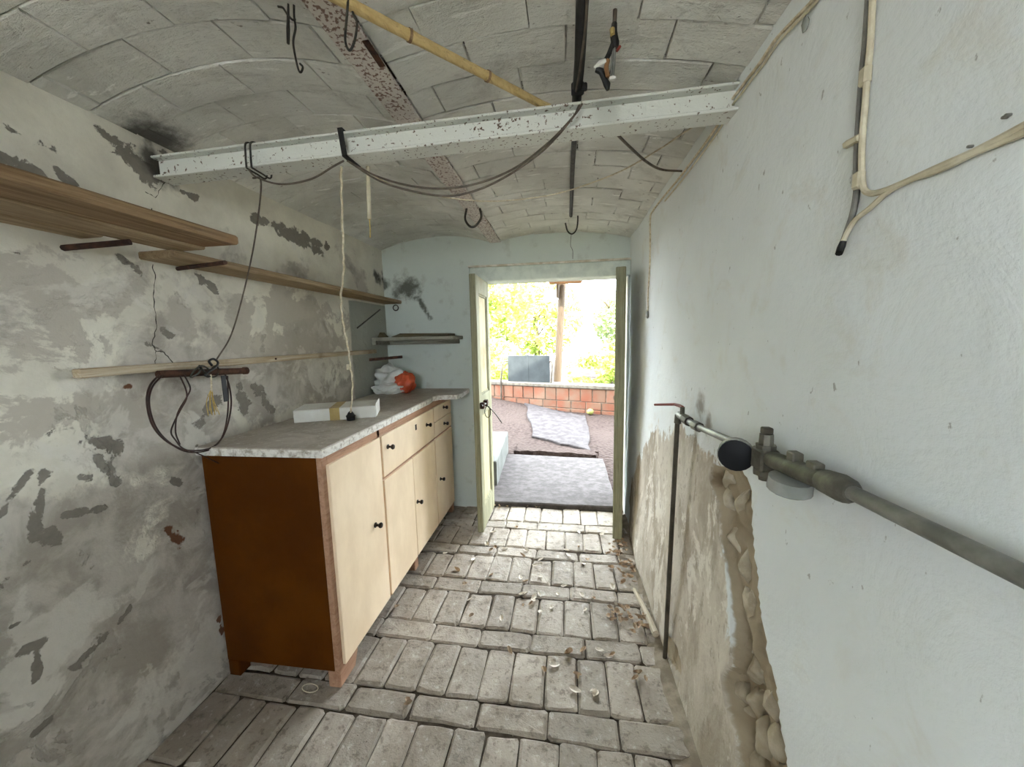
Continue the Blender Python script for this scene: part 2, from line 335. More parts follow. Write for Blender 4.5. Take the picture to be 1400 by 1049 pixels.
def inpoly(p, poly):
    x, y = p; c = False; j = len(poly)-1
    for i in range(len(poly)):
        a, b = poly[i], poly[j]
        if (a[1] > y) != (b[1] > y) and x < (b[0]-a[0])*(y-a[1])/(b[1]-a[1])+a[0]: c = not c
        j = i
    return c
def pdist(p, poly, closed=True):
    best = 9; n = len(poly); P = Vector(p)
    for i in range(n if closed else n-1):
        a = Vector(poly[i]); b = Vector(poly[(i+1) % n]); ab = b-a
        t = max(0, min(1, (P-a).dot(ab)/max(ab.length_squared, 1e-12))); best = min(best, (P-a-ab*t).length)
    return best
def sdf(p, poly): d = pdist(p, poly); return d if inpoly(p, poly) else -d

# ------------------------------------------------------------------ room shell
LX, RX, EY, BY = -1.33, 0.452, 2.65, -1.7           # left wall, right wall, end wall, back wall
def wall_right_x(y, z):
    low = max(0, 1-z/1.15); x = RX - 0.045*low*low*(1.0 if y < 2.0 else max(0.35, 1-(y-2.0)*1.2))
    return x + 0.007*nz((0, y, z), 2.2) + 0.003*nz((4, y, z), 6)
def wall_left_x(y, z): return LX + 0.008*nz((9, y, z), 1.8) + 0.003*nz((2, y, z), 7)
def on_right(px, py, off=0.0):
    x = RX
    for _ in range(5): p = at(px, py, 0, x-off); x = wall_right_x(p.y, p.z)
    return at(px, py, 0, x-off)
def on_left(px, py, off=0.0):
    x = LX
    for _ in range(5): p = at(px, py, 0, x+off); x = wall_left_x(p.y, p.z)
    return at(px, py, 0, x+off)
def wall_grid(name, mat, us, vs, fn, skip=None, attrs=None):
    v, f, uv = [], [], []
    for a in us:
        for b in vs: v.append(fn(a, b)); uv.append((a, b))
    n = len(vs)
    for i in range(len(us)-1):
        for j in range(n-1):
            if skip and skip((us[i]+us[i+1])/2, (vs[j]+vs[j+1])/2): continue
            f.append((i*n+j, i*n+j+1, (i+1)*n+j+1, (i+1)*n+j))
    me = bpy.data.meshes.new(name); me.from_pydata(v, [], f); me.update()
    for p in me.polygons: p.use_smooth = True
    for k, fun in (attrs or {}).items():
        at_ = me.attributes.new(k, 'FLOAT', 'POINT'); at_.data.foreach_set('value', [fun(*q) for q in uv])
    return struct(link(name, me, mat))
def rng(a, b, s):
    n = max(1, int(round((b-a)/s))); return [a+(b-a)*i/n for i in range(n+1)]
def yz(pts, on): return [(on(*p).y, on(*p).z) for p in pts]

# right wall with a broken hole in the plaster
HOLE = yz([(975, 635), (972, 656), (984, 690), (986, 735), (999, 800), (1003, 850), (1000, 905), (989, 930), (993, 960), (1006, 1005), (1014, 1080), (1090, 1080), (1077, 1045), (1070, 1000), (1064, 950), (1053, 900), (1044, 850), (1037, 790), (1030, 745), (1030, 700), (1025, 665), (1012, 640)], on_right)
BARE = yz([(975, 632), (950, 606), (930, 585), (900, 592), (878, 612), (866, 650), (850, 760), (868, 830), (890, 900), (915, 1000), (930, 1100), (1020, 1100), (1005, 900), (1002, 820), (985, 700)], on_right)
PEEL = yz([(908, 872), (914, 868), (924, 885), (931, 905), (931, 925), (922, 915), (912, 900)], on_right)
def hole_d(y, z):
    if not (0.45 < y < 1.25 and z < 1.05): return -1
    d = sdf((y, z), HOLE) + 0.012*nz((1, y, z), 22)
    return d
def bare_a(y, z):
    if y < 0.5: return 0.0
    return max(0, min(1, 0.5+sdf((y, z), BARE)*5))
def peel_d(y, z): return sdf((y, z), PEEL) if 1.2 < y < 1.7 and z < 0.2 else -1
def right_fn(y, z):
    x = wall_right_x(y, z); d = hole_d(y, z)
    if d > 0:
        x += min(1, d/0.012)*(0.026+0.030*max(0, min(1, (0.62-z)*3))+0.018*nz((3, y, z), 13)+0.012*nz((5, y, z), 30))
    elif d > -0.05: x -= 0.004*(1+d/0.05)*(1 if z < 0.9 else 0)
    if peel_d(y, z) > 0: x += 0.012
    return (x, y, z)
def spotsum(lst):
    def f(y, z): return max([0]+[1-math.hypot(y-a, z-b)/r for a, b, r in lst])
    return f
g = [(on_right(px, py).y, on_right(px, py).z, r) for px, py, r in ((958, 555, .10), (968, 580, .07), (975, 655, .05))]
wall_grid('wall_right', 'right', rng(BY-.02, 0.4, 0.1)[:-1]+rng(0.4, 2.66, 0.0085), rng(-0.05, 2.05, 0.0085), right_fn,
          attrs={'bare': bare_a, 'hole': lambda y, z: max(0.0, min(1.0, 0.5+hole_d(y, z)*60, 1.0)) if max(hole_d(y, z), peel_d(y, z)) == hole_d(y, z) else (1.0 if peel_d(y, z) > 0 else 0.0),
                 'damp': lambda y, z: max(0, 0.9-z*1.6)*(1.0 if y > 0.75 else 0.0)*min(1, max(0, (2.3-y)*3)), 'soot': spotsum(g)})
# left wall
def caps(lst, on, cols=None):
    segs = []
    for (a, b, r) in lst:
        p, q = on(*a), on(*b); segs.append((Vector((p.y, p.z)), Vector((q.y, q.z)), r))
    def f(y, z):
        P = Vector((y, z)); best = 0
        for a, b, r in segs:
            ab = b-a; t = max(0, min(1, (P-a).dot(ab)/max(ab.length_squared, 1e-9)))
            best = max(best, 1-(P-a-ab*t).length/r*0.5)
        return best if best > 0 else 0.0
    return f
DARK = caps([((5, 172), (70, 205), .016), ((2, 215), (48, 236), .018), ((78, 232), (100, 250), .012), ((150, 188), (222, 240), .03), ((170, 210), (215, 245), .04),
             ((345, 295), (452, 340), .028), ((385, 318), (440, 345), .03), ((270, 376), (292, 392), .022), ((215, 446), (230, 458), .020), ((200, 470), (222, 480), .008),
             ((329, 528), (333, 556), .028), ((348, 528), (372, 560), .024), ((98, 602), (160, 612), .03), ((60, 650), (48, 735), .014), ((40, 645), (0, 705), .012), ((65, 735), (75, 740), .022),
             ((90, 705), (140, 695), .012), ((0, 800), (35, 770), .014), ((14, 858), (26, 852), .010), ((30, 890), (58, 880), .014), ((52, 890), (50, 930), .009), ((108, 905), (140, 872), .016), ((165, 850), (178, 830), .008),
             ((50, 1000), (66, 985), .010), ((110, 652), (122, 654), .012), ((150, 640), (160, 660), .016), ((235, 655), (245, 662), .012), ((135, 625), (142, 640), .02), ((10, 340), (28, 348), .008), ((165, 350), (190, 372), .012),
             ((228, 215), (228, 235), .02), ((248, 262), (270, 270), .012), ((270, 610), (285, 620), .01), ((290, 545), (275, 580), .03)], on_left)
FLAKE = caps([((30, 380), (90, 470), .09), ((120, 420), (180, 400), .05), ((240, 440), (310, 470), .06), ((330, 420), (330, 470), .06), ((380, 420), (470, 440), .10), ((20, 560), (180, 560), .10), ((350, 470), (470, 470), .08), ((60, 430), (10, 500), .08)], on_left)
wall_grid('wall_left', 'left', rng(BY, -1.0, 0.1)[:-1]+rng(-1.0, 0.25, 0.125)[:-1]+rng(0.25, 0.5, .05)[:-1]+rng(0.5, 2.66, 0.010), rng(-0.05, 2.05, 0.0105), lambda y, z: (wall_left_x(y, z), y, z),
          skip=lambda y, z: -0.75 < y < -0.375 and 1.0 < z < 1.90,
          attrs={'dark': lambda y, z: DARK(y, z) if y > 0.5 else 0.0, 'flake': lambda y, z: 0.75*FLAKE(y, z) if y > 0.5 else 0.0,
                 'smooth': lambda y, z: max(0.0, min(1.0, 0.5+(y-2.17)*7))*(1.0 if z < 1.56 else 0.0),
                 'rust': caps([((172, 528), (178, 528), .010), ((228, 725), (246, 740), .018), ((300, 845), (304, 865), .01)], on_left),
                 'mould': caps([((200, 205), (228, 245), .05), ((515, 378), (530, 384), .05)], on_left)})
# end wall: opening for the door, 0.34 m thick
OX0, OX1, OZ = -0.62, 0.438, 1.735
wall_grid('wall_end', 'end', rng(LX-0.02, OX0, 0.02)[:-1]+rng(OX0, OX1, 0.035)[:-1]+rng(OX1, 0.50, 0.02), rng(-0.05, OZ, 0.02)[:-1]+rng(OZ, 2.12, 0.0175), lambda x, z: (x, EY+0.006*nz((x, 3, z), 2.5), z),
          skip=lambda x, z: OX0 < x < OX1 and z < OZ,
          attrs={'mould': lambda x, z: max(0.0, 1-math.hypot((x+1.17)/0.26, (z-1.68)/0.15), 1-math.hypot((x+1.32)/0.10, (z-1.72)/0.09), 1-pdist((x, z), [(-1.2, 1.66), (-1.06, 1.60), (-0.98, 1.46)], False)/0.035)})
mb = MB()
for a, b in (((-5.0, EY+0.012, -0.1), (OX0, EY+0.34, 2.1)), ((OX1, EY+0.012, -0.1), (5.0, EY+0.34, 2.1)), ((OX0, EY+0.012, OZ), (OX1, EY+0.34, 2.1))): mb.box(a, b)
struct(mb.build('wall_end_masonry', 'facade'))
mb = MB()                                              # back wall behind the camera, with an open window
for a, b in (((LX-0.1, BY-0.2, -0.05), (-0.75, BY, 2.15)), ((0.15, BY-0.2, -0.05), (0.6, BY, 2.15)), ((-0.75, BY-0.2, -0.05), (0.15, BY, 1.20)), ((-0.75, BY-0.2, 1.85), (0.15, BY, 2.15))): mb.box(a, b)
struct(mb.build('wall_back', 'right'))
struct(box('wall_yard_shade', (-5.0, EY-0.3, 2.26), (5.0, EY+0.34, 6.2), 'facade', ch=0)); struct(box('roof_sky_block', (LX-1.15, BY-1.0, 2.26), (0.9, EY-0.3, 2.5), 'facade', ch=0))  # unseen: wall raised to shade the yard, roof overhang added to block window sky
struct(box('doorway_sky_block', (-2.2, EY+0.34, 2.30), (2.2, 4.15, 2.38), 'post', ch=0.01))  # unseen overhang added to cut sky light on the threshold floor
mb = MB()                                              # masonry behind the plaster faces
mb.box((RX+0.09, BY-0.2, -0.1), (0.9, EY+0.02, 2.26)); mb.box((LX-0.4, -0.375, -0.1), (LX-0.03, EY+0.02, 2.26)); mb.box((LX-0.4, BY-0.2, -0.1), (LX-0.03, -0.75, 2.26)); mb.box((LX-0.4, -0.75, 1.90), (LX-0.03, -0.375, 2.26)); mb.box((LX-0.4, -0.75, -0.1), (LX-0.03, -0.375, 1.0)); mb.box((-5.0, EY+0.012, 2.1), (5.0, EY+0.34, 2.26))
struct(mb.build('wall_masonry', 'facade'))

# vaulted ceiling: mortar shell plus single bricks hanging proud of it
BXL, BXR = -0.515, -0.435                              # flange of the long beam
VAULTS = [(LX-0.03, BXL, 1.955, 1.985, 0.070), (BXR, RX+0.04, 1.985, 1.945, 0.052)]
def vz(k, x):
    a, b, za, zb, h = VAULTS[k]; t = (x-a)/(b-a); return za+(zb-za)*t+4*h*t*(1-t)
v, f = [], []
xs = [[a+(b-a)*i/20 for i in range(21)] for a, b, *_ in VAULTS]
prof = [(x, vz(0, x)+0.009) for x in xs[0]]+[(x, vz(1, x)+0.009) for x in xs[1]]
for (x, z) in prof:
    for y in (BY, EY+0.02): v.append((x, y, z))
for (x, z) in prof:
    for y in (BY, EY+0.02): v.append((x, y, 2.26))
n = len(prof)
for i in range(n-1):
    f.append((2*i, 2*i+1, 2*i+3, 2*i+2)); f.append((2*(n+i), 2*(n+i)+2, 2*(n+i)+3, 2*(n+i)+1))
ceil = struct(raw('ceiling', v, f, 'joint'))
def ceiling_brick(k, x0, x1, y0, y1):
    r = RND; d = r.uniform(-0.0022, 0.0022); tl = r.uniform(-0.003, 0.003); v, f = [], []; N = 3; g = 0.0002+(r.uniform(.0008, .0022) if r.random() < .45 or (k == 1 and x0 > .05) else 0); c = 0.0018+r.random()*.002
    for i in range(N+1):
        t = i/N; x = x0+g+(x1-x0-2*g)*t; xi = x + (c if i == 0 else -c if i == N else 0)
        z = vz(k, x)+d+tl*(t-0.5)
        v += [(x, y0+g, z+0.03), (x, y0+g, z+c*.8), (xi, y0+g+c, z), (xi, y1-g-c, z+0.4*tl), (x, y1-g, z+c*.8), (x, y1-g, z+0.03)]
    for i in range(N):
        for j in range(5): f.append((i*6+j, i*6+j+1, (i+1)*6+j+1, (i+1)*6+j))
    f.append((0, 1, 2, 3, 4, 5)); f.append(tuple(N*6+j for j in range(5, -1, -1)))
    raw('ceiling_brick', v, f, 'ceil', ceil)
for k, (a, b, *_) in enumerate(VAULTS):
    y, row = 0.24, 0
    while y < EY-0.01:
        y1 = min(y+0.1185, EY+0.015); x = a-(0.125 if row % 2 else 0.0)-RND.uniform(0, 0.05)
        while x < b-0.005:
            x1 = x+0.245; xa, xb = max(x, a), min(x1, b)
            if xb-xa > 0.02: ceiling_brick(k, xa, xb, y, y1)
            x = x1
        y = y1; row += 1

# floor: dirt bed and single worn bricks in alternating courses
floor = struct(box('floor', (LX-0.1, BY, -0.12), (0.55, EY+0.06, -0.009), 'dirt', ch=0))
def paver(x0, x1, y0, y1):
    r = RND; g = 0.0012+r.random()*0.0016; x0 += g; x1 -= g; y0 += g; y1 -= g
    if x1-x0 < 0.03 or y1-y0 < 0.03: return
    j = lambda s=0.0022: r.uniform(-s, s); h = r.uniform(-0.003, 0.0035); tx, ty = j(.0035), j(.0035); q = lambda: r.uniform(.004, .012)
    c = 0.005+r.random()*0.004; cx, cy = (x0+x1)/2, (y0+y1)/2; v = []
    zt = lambda x, y: h+tx*(x-cx)/0.12+ty*(y-cy)/0.12
    cor = [(x0+q(), y0+j()), (cx+j(.02), y0+j(.0025)), (x1-q(), y0+j()), (x1+j(), y0+q()), (x1+j(.0025), cy+j(.02)), (x1+j(), y1-q()), (x1-q(), y1+j()), (cx+j(.02), y1+j(.0025)), (x0+q(), y1+j()), (x0+j(), y1-q()), (x0+j(.0025), cy+j(.02)), (x0+j(), y0+q())]
    n = len(cor); rad = min(x1-x0, y1-y0)/2
    for x, y in cor: v.append((x, y, -0.03))
    for x, y in cor: v.append((x, y, zt(x, y)-c*r.uniform(.6, 1.2)))
    for x, y in cor:
        k = c*r.uniform(.8, 1.7); v.append((x+max(-k, min(k, cx-x)), y+max(-k, min(k, cy-y)), zt(x, y)+j(.0012)))
    v.append((cx+j(.015), cy+j(.02), zt(cx, cy)+j(.002)-0.0015)); f = []
    for i in range(n):
        k = (i+1) % n; f += [(i, k, n+k, n+i), (n+i, n+k, 2*n+k, 2*n+i), (2*n+i, 2*n+k, 3*n)]
    o = raw('floor_brick', v, f, 'paver', floor); o.rotation_euler.z = math.radians(-0.8)
y = 2.675; row = 0                                       # courses run from the doorstep towards the camera
while y > 0.35:
    d = (0.2255, 0.1015)[row % 2]; wd = (0.120, 0.235)[row % 2]; x = LX+RND.uniform(-0.1, 0.0)
    while x < 0.47:
        ww = wd*RND.uniform(0.92, 1.08)*(1.45 if RND.random() < .05 else 1)
        e0, e1 = RND.uniform(-.003, .003), RND.uniform(-.003, .003)
        if x+ww > LX-0.02: paver(max(x, LX-0.02), min(x+ww, 0.47), y-d+e0, y+e1)
        x += ww
    y -= d; row += 1
# sandy dirt along the foot of the right wall
v, f = [], []; ys = rng(0.3, 2.6, 0.03); ws = [0, .15, .3, .45, .6, .75, .9, 1.0]
for y in ys:
    wd = 0.055+0.05*nz((0, y, 1), 2.0)+0.07*math.exp(-((y-1.15)/0.4)**2)
    for t in ws:
        x = 0.45-wd*t-0.03*t; v.append((x, y, -0.012+0.034*(1-t)**1.3+0.006*nz((x, y, 2), 25)*(1-t*t)))
n = len(ws)
for i in range(len(ys)-1):
    for k in range(n-1): f.append((i*n+k, i*n+k+1, (i+1)*n+k+1, (i+1)*n+k))
o = raw('dirt_drift', v, f, 'drift', None, True); tag(o, 'sandy dirt drifted along the foot of the right wall', 'dirt'); o['kind'] = 'stuff'

# rubble stones showing in the hole of the right wall
wr = bpy.data.objects['wall_right']
def blob(name, c, r, mat, parent=None, seed=0, amp=0.18, sub=2, fr=1.6):
    bm = bmesh.new(); bmesh.ops.create_icosphere(bm, subdivisions=sub, radius=1)
    for p in bm.verts:
        k = 1+amp*nz(p.co*fr+Vector((seed, seed*2, 0)))*1.6; p.co = Vector((p.co.x*r[0]*k+c[0], p.co.y*r[1]*k+c[1], p.co.z*r[2]*k+c[2]))
    me = bpy.data.meshes.new(name); bm.to_mesh(me); bm.free()
    for p in me.polygons: p.use_smooth = True
    return link(name, me, mat, parent)
for i, (px, py, ry, rz) in enumerate(((1000, 655, .026, .035), (998, 690, .03, .05), (1016, 690, .022, .05), (1008, 735, .032, .045), (1022, 775, .024, .05), (1012, 820, .022, .05), (1030, 835, .02, .055), (1022, 880, .026, .04), (1038, 915, .028, .04), (1012, 945, .03, .055), (1035, 960, .026, .045), (1058, 965, .022, .045), (1022, 1000, .03, .05), (1045, 1010, .026, .04), (1066, 1015, .022, .05), (1040, 1050, .03, .04), (1004, 770, .014, .04))):
    p = on_right(px, py, -0.032-.012*(py > 850)); o = blob('stone', p, (0.032, ry*1.15, rz*1.1), 'stone', wr, i*3.7, 0.34, 3, 1.5)
    for q in o.data.vertices:                            # broken, flattish faces
        for k in range(3): 
            n_ = Vector((-1, math.sin(i*2.1+k*2.2), math.cos(i*1.3+k*1.7))).normalized(); e_ = (q.co-p).dot(n_)-.017
            if e_ > 0: q.co -= n_*e_*.8
        q.co += (q.co-p).normalized()*.004*nz(q.co, 45)
# cracks in the left wall
wl = bpy.data.objects['wall_left']
def crack(pts, on, parent, wd=0.0022):
    P = []
    for i in range(len(pts)-1):
        for k in range(5):
            t = k/5; P.append((pts[i][0]*(1-t)+pts[i+1][0]*t+RND.uniform(-1.2, 1.2), pts[i][1]*(1-t)+pts[i+1][1]*t+RND.uniform(-.8, .8)))
    P.append(pts[-1]); tube('crack', [on(*p, -0.0006) for p in P], [wd*RND.uniform(.5, 1.2) for _ in P], 'crack', parent, 5)
crack([(207, 285), (210, 300), (209, 312)], on_left, wl); crack([(226, 248), (212, 270), (198, 262)], on_left, wl, .0016)
crack([(208, 362), (213, 380), (209, 405), (214, 445), (208, 470), (213, 480), (225, 482), (236, 496)], on_left, wl, .0018)
crack([(213, 480), (212, 498)], on_left, wl, .0014)

# ------------------------------------------------------------------ door: frame head, two leaves
hd = struct(box('trim_1', (OX0-0.045, EY-0.03, 1.705), (0.452, EY+0.10, 1.805), 'head', ch=0.006)); hd.name = 'trim_1'
box('chipped_ledge', (OX0-0.05, EY-0.038, 1.805), (0.452, EY+0.01, 1.818), 'ledge', hd, 0.003)
struct(box('trim_2', (OX0-0.045, EY-0.02, 0), (OX0+0.012, EY+0.10, 1.705), 'head', ch=0.005))
def door_leaf(name, hinge, free, th, side, mat, mat2):
    h, q = Vector((*hinge, 0)), Vector((*free, 0)); L = (q-h).length; d = (q-h)/L; nrm = Vector((-d.y, d.x, 0))*side
    mx = Matrix(((d.x, nrm.x, 0, h.x), (d.y, nrm.y, 0, h.y), (0, 0, 1, 0), (0, 0, 0, 1)))
    root = bpy.data.objects.new(name, None); COL.objects.link(root); struct(root)
    def pc(nm, a, b, m, par=root, ch=0.004): return MB().box(a, b, ch, mx).build(nm, m, par)
    H = 1.70
    pc('stile', (0, 0, .012), (.075, th, H), mat); pc('stile', (L-.085, 0, .012), (L, th, H), mat)
    for z0, z1 in ((.012, .17), (.80, .93), (H-.11, H)): pc('rail', (.075, 0.001, z0), (L-.085, th-.001, z1), mat)
    for z0, z1 in ((.17, .80), (.93, H-.11)):
        p = pc('panel', (.07, .012, z0-.004), (L-.08, th-.012, z1+.004), mat2, ch=0)
        for a, b in (((.075, .006, z0), (.088, th-.006, z1)), ((L-.098, .006, z0), (L-.085, th-.006, z1)), ((.075, .006, z0), (L-.085, th-.006, z0+.013)), ((.075, .006, z1-.013), (L-.085, th-.006, z1))): pc('moulding', a, b, mat, p, 0.003)
    return root, mx, L
dl, mxl, Ll = door_leaf('door_1', (-0.575, EY+0.01), (-0.575, 2.255), 0.04, 1, 'doorgreen', 'doorcream')
MB().tube([mxl @ Vector((Ll-.20, .055, .865)), mxl @ Vector((Ll+.005, .055, .875))], .007, 8).build('bolt', 'knob', dl, True)
MB().box((Ll-.16, .038, .85), (Ll-.12, .066, .89), .003, mxl).box((Ll-.05, .038, .85), (Ll-.02, .066, .89), .003, mxl).build('bolt_keeper', 'rustiron', dl)
tube('hasp_wire', [mxl @ Vector((Ll-.14, .06, .85)), mxl @ Vector((Ll-.17, .10, .80)), mxl @ Vector((Ll-.19, .15, .72))], .0035, 'iron_wire', dl, 6, 5)
tube('hasp_ring', [mxl @ Vector((Ll-.13, .065+.02*math.sin(a), .81+.04*math.cos(a))) for a in [i*.5 for i in range(13)]], .003, 'iron_wire', dl, 6)
dr, mxr, Lr = door_leaf('door_2', (0.427, EY+0.004), (0.362, 2.255), 0.058, -1, 'doorgreen', 'doorcream')
tube('pull_ring', [mxr @ Vector((Lr-.04, .045+.018*math.sin(a), .92+.018*math.cos(a))) for a in [i*.52 for i in range(13)]], .003, 'iron_wire', dr, 6)

# ------------------------------------------------------------------ steel beams
b1 = thing('steel_beam', 0, 'white painted steel joist spotted with rust, spanning the room from wall to wall', 'beam')
BYC = 1.135
def bz(x): return 0.0147*(x-LX)                         # the joist rises slightly to the right
def jbox(nm, y0, y1, z0, z1):
    k = MB().box((LX-0.02, y0, z0), (0.455, y1, z1), .002)
    for p in k.v: p.z += bz(p.x)
    return k.build(nm, 'beam', b1)
jbox('bottom_flange', BYC-.034, BYC+.034, 1.850, 1.858); jbox('top_flange', BYC-.034, BYC+.034, 1.911, 1.918); jbox('web', BYC-.010, BYC+.010, 1.858, 1.911)
b2 = thing('steel_beam', 0, 'rust stained joist flange between the two ceiling vaults, running towards the door', 'beam')
box('bottom_flange', (BXL, BY, 1.975), (BXR, EY+0.02, 1.985), 'flange', b2, 0.003)
box('web', (-0.482, BY, 1.985), (-0.468, EY+0.02, 2.05), 'flange', b2, 0)
MB().box((-0.447, 0.86, 1.970), (-0.431, 0.94, 1.9755), .002).build('rust_flake', 'rustiron', b2)

# ------------------------------------------------------------------ sideboard and marble top
CF, CB, CY0, CY1, CT = -0.836, LX+0.015, 1.125, 2.585, 0.903
sb = thing('sideboard', 0, 'long low kitchen cabinet with cream doors, drawers and an orange-brown side', 'cabinet')
box('side_panel', (CB, CY0, .068), (CF-.022, CY0+.016, CT), 'brownpanel', sb)
box('side_panel', (CB, CY1-.016, .068), (CF-.022, CY1, CT), 'brownpanel', sb)
box('bottom_panel', (CB, CY0+.016, .07), (CF-.022, CY1-.016, .088), 'frame', sb); box('back_panel', (CB, CY0+.016, .088), (CB+.006, CY1-.016, CT), 'brownpanel', sb)
for y0, y1 in ((CY0, CY0+.03), (1.508, 1.532), (2.19, 2.215), (CY1-.03, CY1)): box('frame_stile', (CF-.022, y0, .068), (CF, y1, CT), 'frame', sb)
box('frame_rail', (CF-.022, CY0+.03, .865), (CF, CY1-.03, CT), 'frame', sb, .001)
box('frame_rail', (CF-.022, CY0+.03, .068), (CF, CY1-.03, .088), 'frame', sb, .001)
box('frame_rail', (CF-.022, 1.532, .655), (CF, CY1-.03, .678), 'frame', sb, .001)
box('frame_rail', (CF-.022, 2.215, .766), (CF, CY1-.03, .776), 'frame', sb, .001)
def knob(p, par):
    d = Vector((1, 0, 0)); mbk = MB(); prof = [(0, .011), (.003, .012), (.004, .006), (.016, .005), (.020, .010), (.026, .013), (.032, .010), (.034, .003)]
    mbk.tube([Vector(p)+d*a for a, _ in prof], [r for _, r in prof], 10).build('knob', 'knob', par, True)
FX = CF+.012
def front(nm, y0, y1, z0, z1, knobs):
    o = box(nm, (CF-.012, y0, z0), (FX, y1, z1), 'tan', sb, .002)
    for px, py in knobs: p = at(px, py, 0, FX); knob((FX, min(max(p.y, y0+.025), y1-.025), min(max(p.z, z0+.03), z1-.03)), o)
    return o
front('cabinet_door', 1.146, 1.512, .082, .868, [(513, 718)])
d2 = front('cabinet_door', 1.528, 1.848, .082, .658, []); front('cabinet_door', 1.853, 2.196, .082, .658, [(568, 689)])
front('cabinet_door', 2.21, 2.562, .082, .658, [(602, 655)])
dw = front('drawer', 1.528, 2.196, .674, .868, [(530, 611), (583, 581)])
MB().box((FX, 1.905, .80), (FX+.003, 1.922, .832), .001).build('keyhole_plate', 'knob', dw)
front('drawer', 2.21, 2.562, .773, .868, [(606, 556)]); front('drawer', 2.21, 2.562, .674, .769, [(607, 579)])
for x0, y0 in ((CF-.052, CY0), (CB, CY0), (CF-.052, CY1-.05), (CB, CY1-.05), (CF-.052, 1.83)):
    front_ = x0 > -1; L = .13 if (front_ and y0 == CY0) else .05; mbf = MB(); a, b = (x0, y0, 0), (x0+.05, y0+L, .07)
    mbf.box(a, b, .004)
    for p in mbf.v:
        if p.z < .03: p.y += (-.03 if p.y > y0+.5*L and L > .1 else 0); p.x += 0
    mbf.build('foot', 'frame' if front_ else 'brownpanel', sb)
# marble worktop with a broken, stepped front edge near the wall
WZ0, WZ1 = .905, .936
poly = [(LX+.012, 1.108), (-.822, 1.112), (-.823, 1.6), (-.826, 2.15), (-.832, 2.20), (-.84, 2.245), (-.815, 2.30), (-.755, 2.315), (-.705, 2.33), (-.69, 2.40), (-.70, 2.64), (LX+.012, 2.64)]
n = len(poly); v, f = [], []
cx_, cy_ = -1.05, 1.9
for z, k in ((WZ0, 0), (WZ1-.004, 0), (WZ1, .004)):
    for x, y in poly: v.append((x+(k if x < cx_ else -k), y+(k if y < cy_ else -k), z))
f = [tuple(range(n-1, -1, -1)), tuple(range(2*n, 3*n))]
for l in (0, 1):
    for i in range(n): f.append((l*n+i, l*n+(i+1) % n, (l+1)*n+(i+1) % n, (l+1)*n+i))
tag(raw('marble_worktop', v, f, 'marble'), 'dusty grey marble slab lying on top of the cabinet', 'worktop')

# ------------------------------------------------------------------ things on the worktop
bx = thing('cardboard_box', 0, 'flat white cardboard box closed with yellowed tape, on the worktop', 'box')
p0, p1 = at(402, 579, 2, WZ1), at(514, 571, 2, WZ1); e = (p1-p0); L = e.length; e.normalize(); nn = Vector((-e.y, e.x, 0))
mx = Matrix(((e.x, nn.x, 0, p0.x), (e.y, nn.y, 0, p0.y), (0, 0, 1, WZ1), (0, 0, 0, 1)))
BH, BD = .056, .185
MB().box((0, 0, .001), (L, BD, BH), .002, mx).build('carton', 'white', bx)
MB().box((-.0, -.0015, BH), (L, BD+.001, BH+.0025), .0008, mx).build('lid_flap', 'white', bx)
MB().box((.43*L, -.0025, .001), (.55*L, -.0012, BH+.003), 0, mx).box((.43*L, -.0025, BH+.0025), (.55*L, BD, BH+.0035), 0, mx).build('tape', 'tape', bx)
MB().box((L+.001, .005, .004), (L+.003, BD-.005, BH+.012), .0005, mx).build('end_flap', 'white', bx)
bg_ = thing('plastic_bag', 0, 'crumpled white plastic bag with orange-red print in the worktop corner', 'bag')
bc = at(548, 534, 2, WZ1); bc.y -= .085
def crumple(name, c, r, mat, seed, par, amp=.3, zmin=None):
    o = blob(name, c, r, mat, par, seed, amp, 4, 2.4)
    for p in o.data.vertices:
        q = p.co; p.co = q + Vector((1, 1, 1))*0.008*nz(q, 28)+Vector((0, -0.01*abs(nz(q, 17)), 0))
        if p.co.z < WZ1+.001: p.co.z = WZ1+.001
    return o
crumple('bag_body', (bc.x-.02, bc.y-.0, WZ1+.085), (.115, .075, .10), 'bag', 3, bg_)
crumple('loose_fold', (bc.x-.02, bc.y-.085, WZ1+.035), (.10, .05, .038), 'bag', 8, bg_)
crumple('printed_side', (bc.x+.085, bc.y-.03, WZ1+.068), (.07, .062, .078), 'bagred', 5, bg_, .22)

# twisted cord with a plug, hanging from the beam to the worktop
cr = thing('hanging_cord', 0, 'cream twisted flex hanging from the joist with a black plug on the worktop', 'cord')
cy = 1.45
cpts = [at(466, 228, 1, 1.10), at(467, 270, 1, 1.16), at(469, 340, 1, 1.28), at(470, 370, 1, 1.33), at(466, 410, 1, 1.38), at(469, 440, 1, 1.42), at(475, 470, 1, 1.45), at(479, 500, 1, 1.48), at(482, 525, 1, 1.50), at(480, 560, 1, 1.52)]
cs = spline(cpts, 10); cs2 = []
for i, p in enumerate(cs): cs2.append(p + Vector((.0016*math.cos(i*1.1), .0016*math.sin(i*1.1), 0)))
MB().tube(cs2, .0038, 6).build('flex', 'cord', cr, True)
pp = at(480, 575, 2, WZ1); prof = [(0.0, .018), (.018, .020), (.022, .022), (.026, .017), (.036, .012), (.042, .006)]
MB().tube([Vector((pp.x, pp.y, WZ1+.001+a)) for a, _ in prof], [r for _, r in prof], 12).build('plug', 'black', cr, True)
tube('flex_end', [cs[-1], (pp.x, pp.y, WZ1+.035)], .004, 'cord', cr, 6)
q = at(477, 502, 1, 1.48); box('paper_tag', (q.x-.011, q.y-.001, q.z-.012), (q.x+.001, q.y+.001, q.z+.012), 'cream_cable', cr, 0)

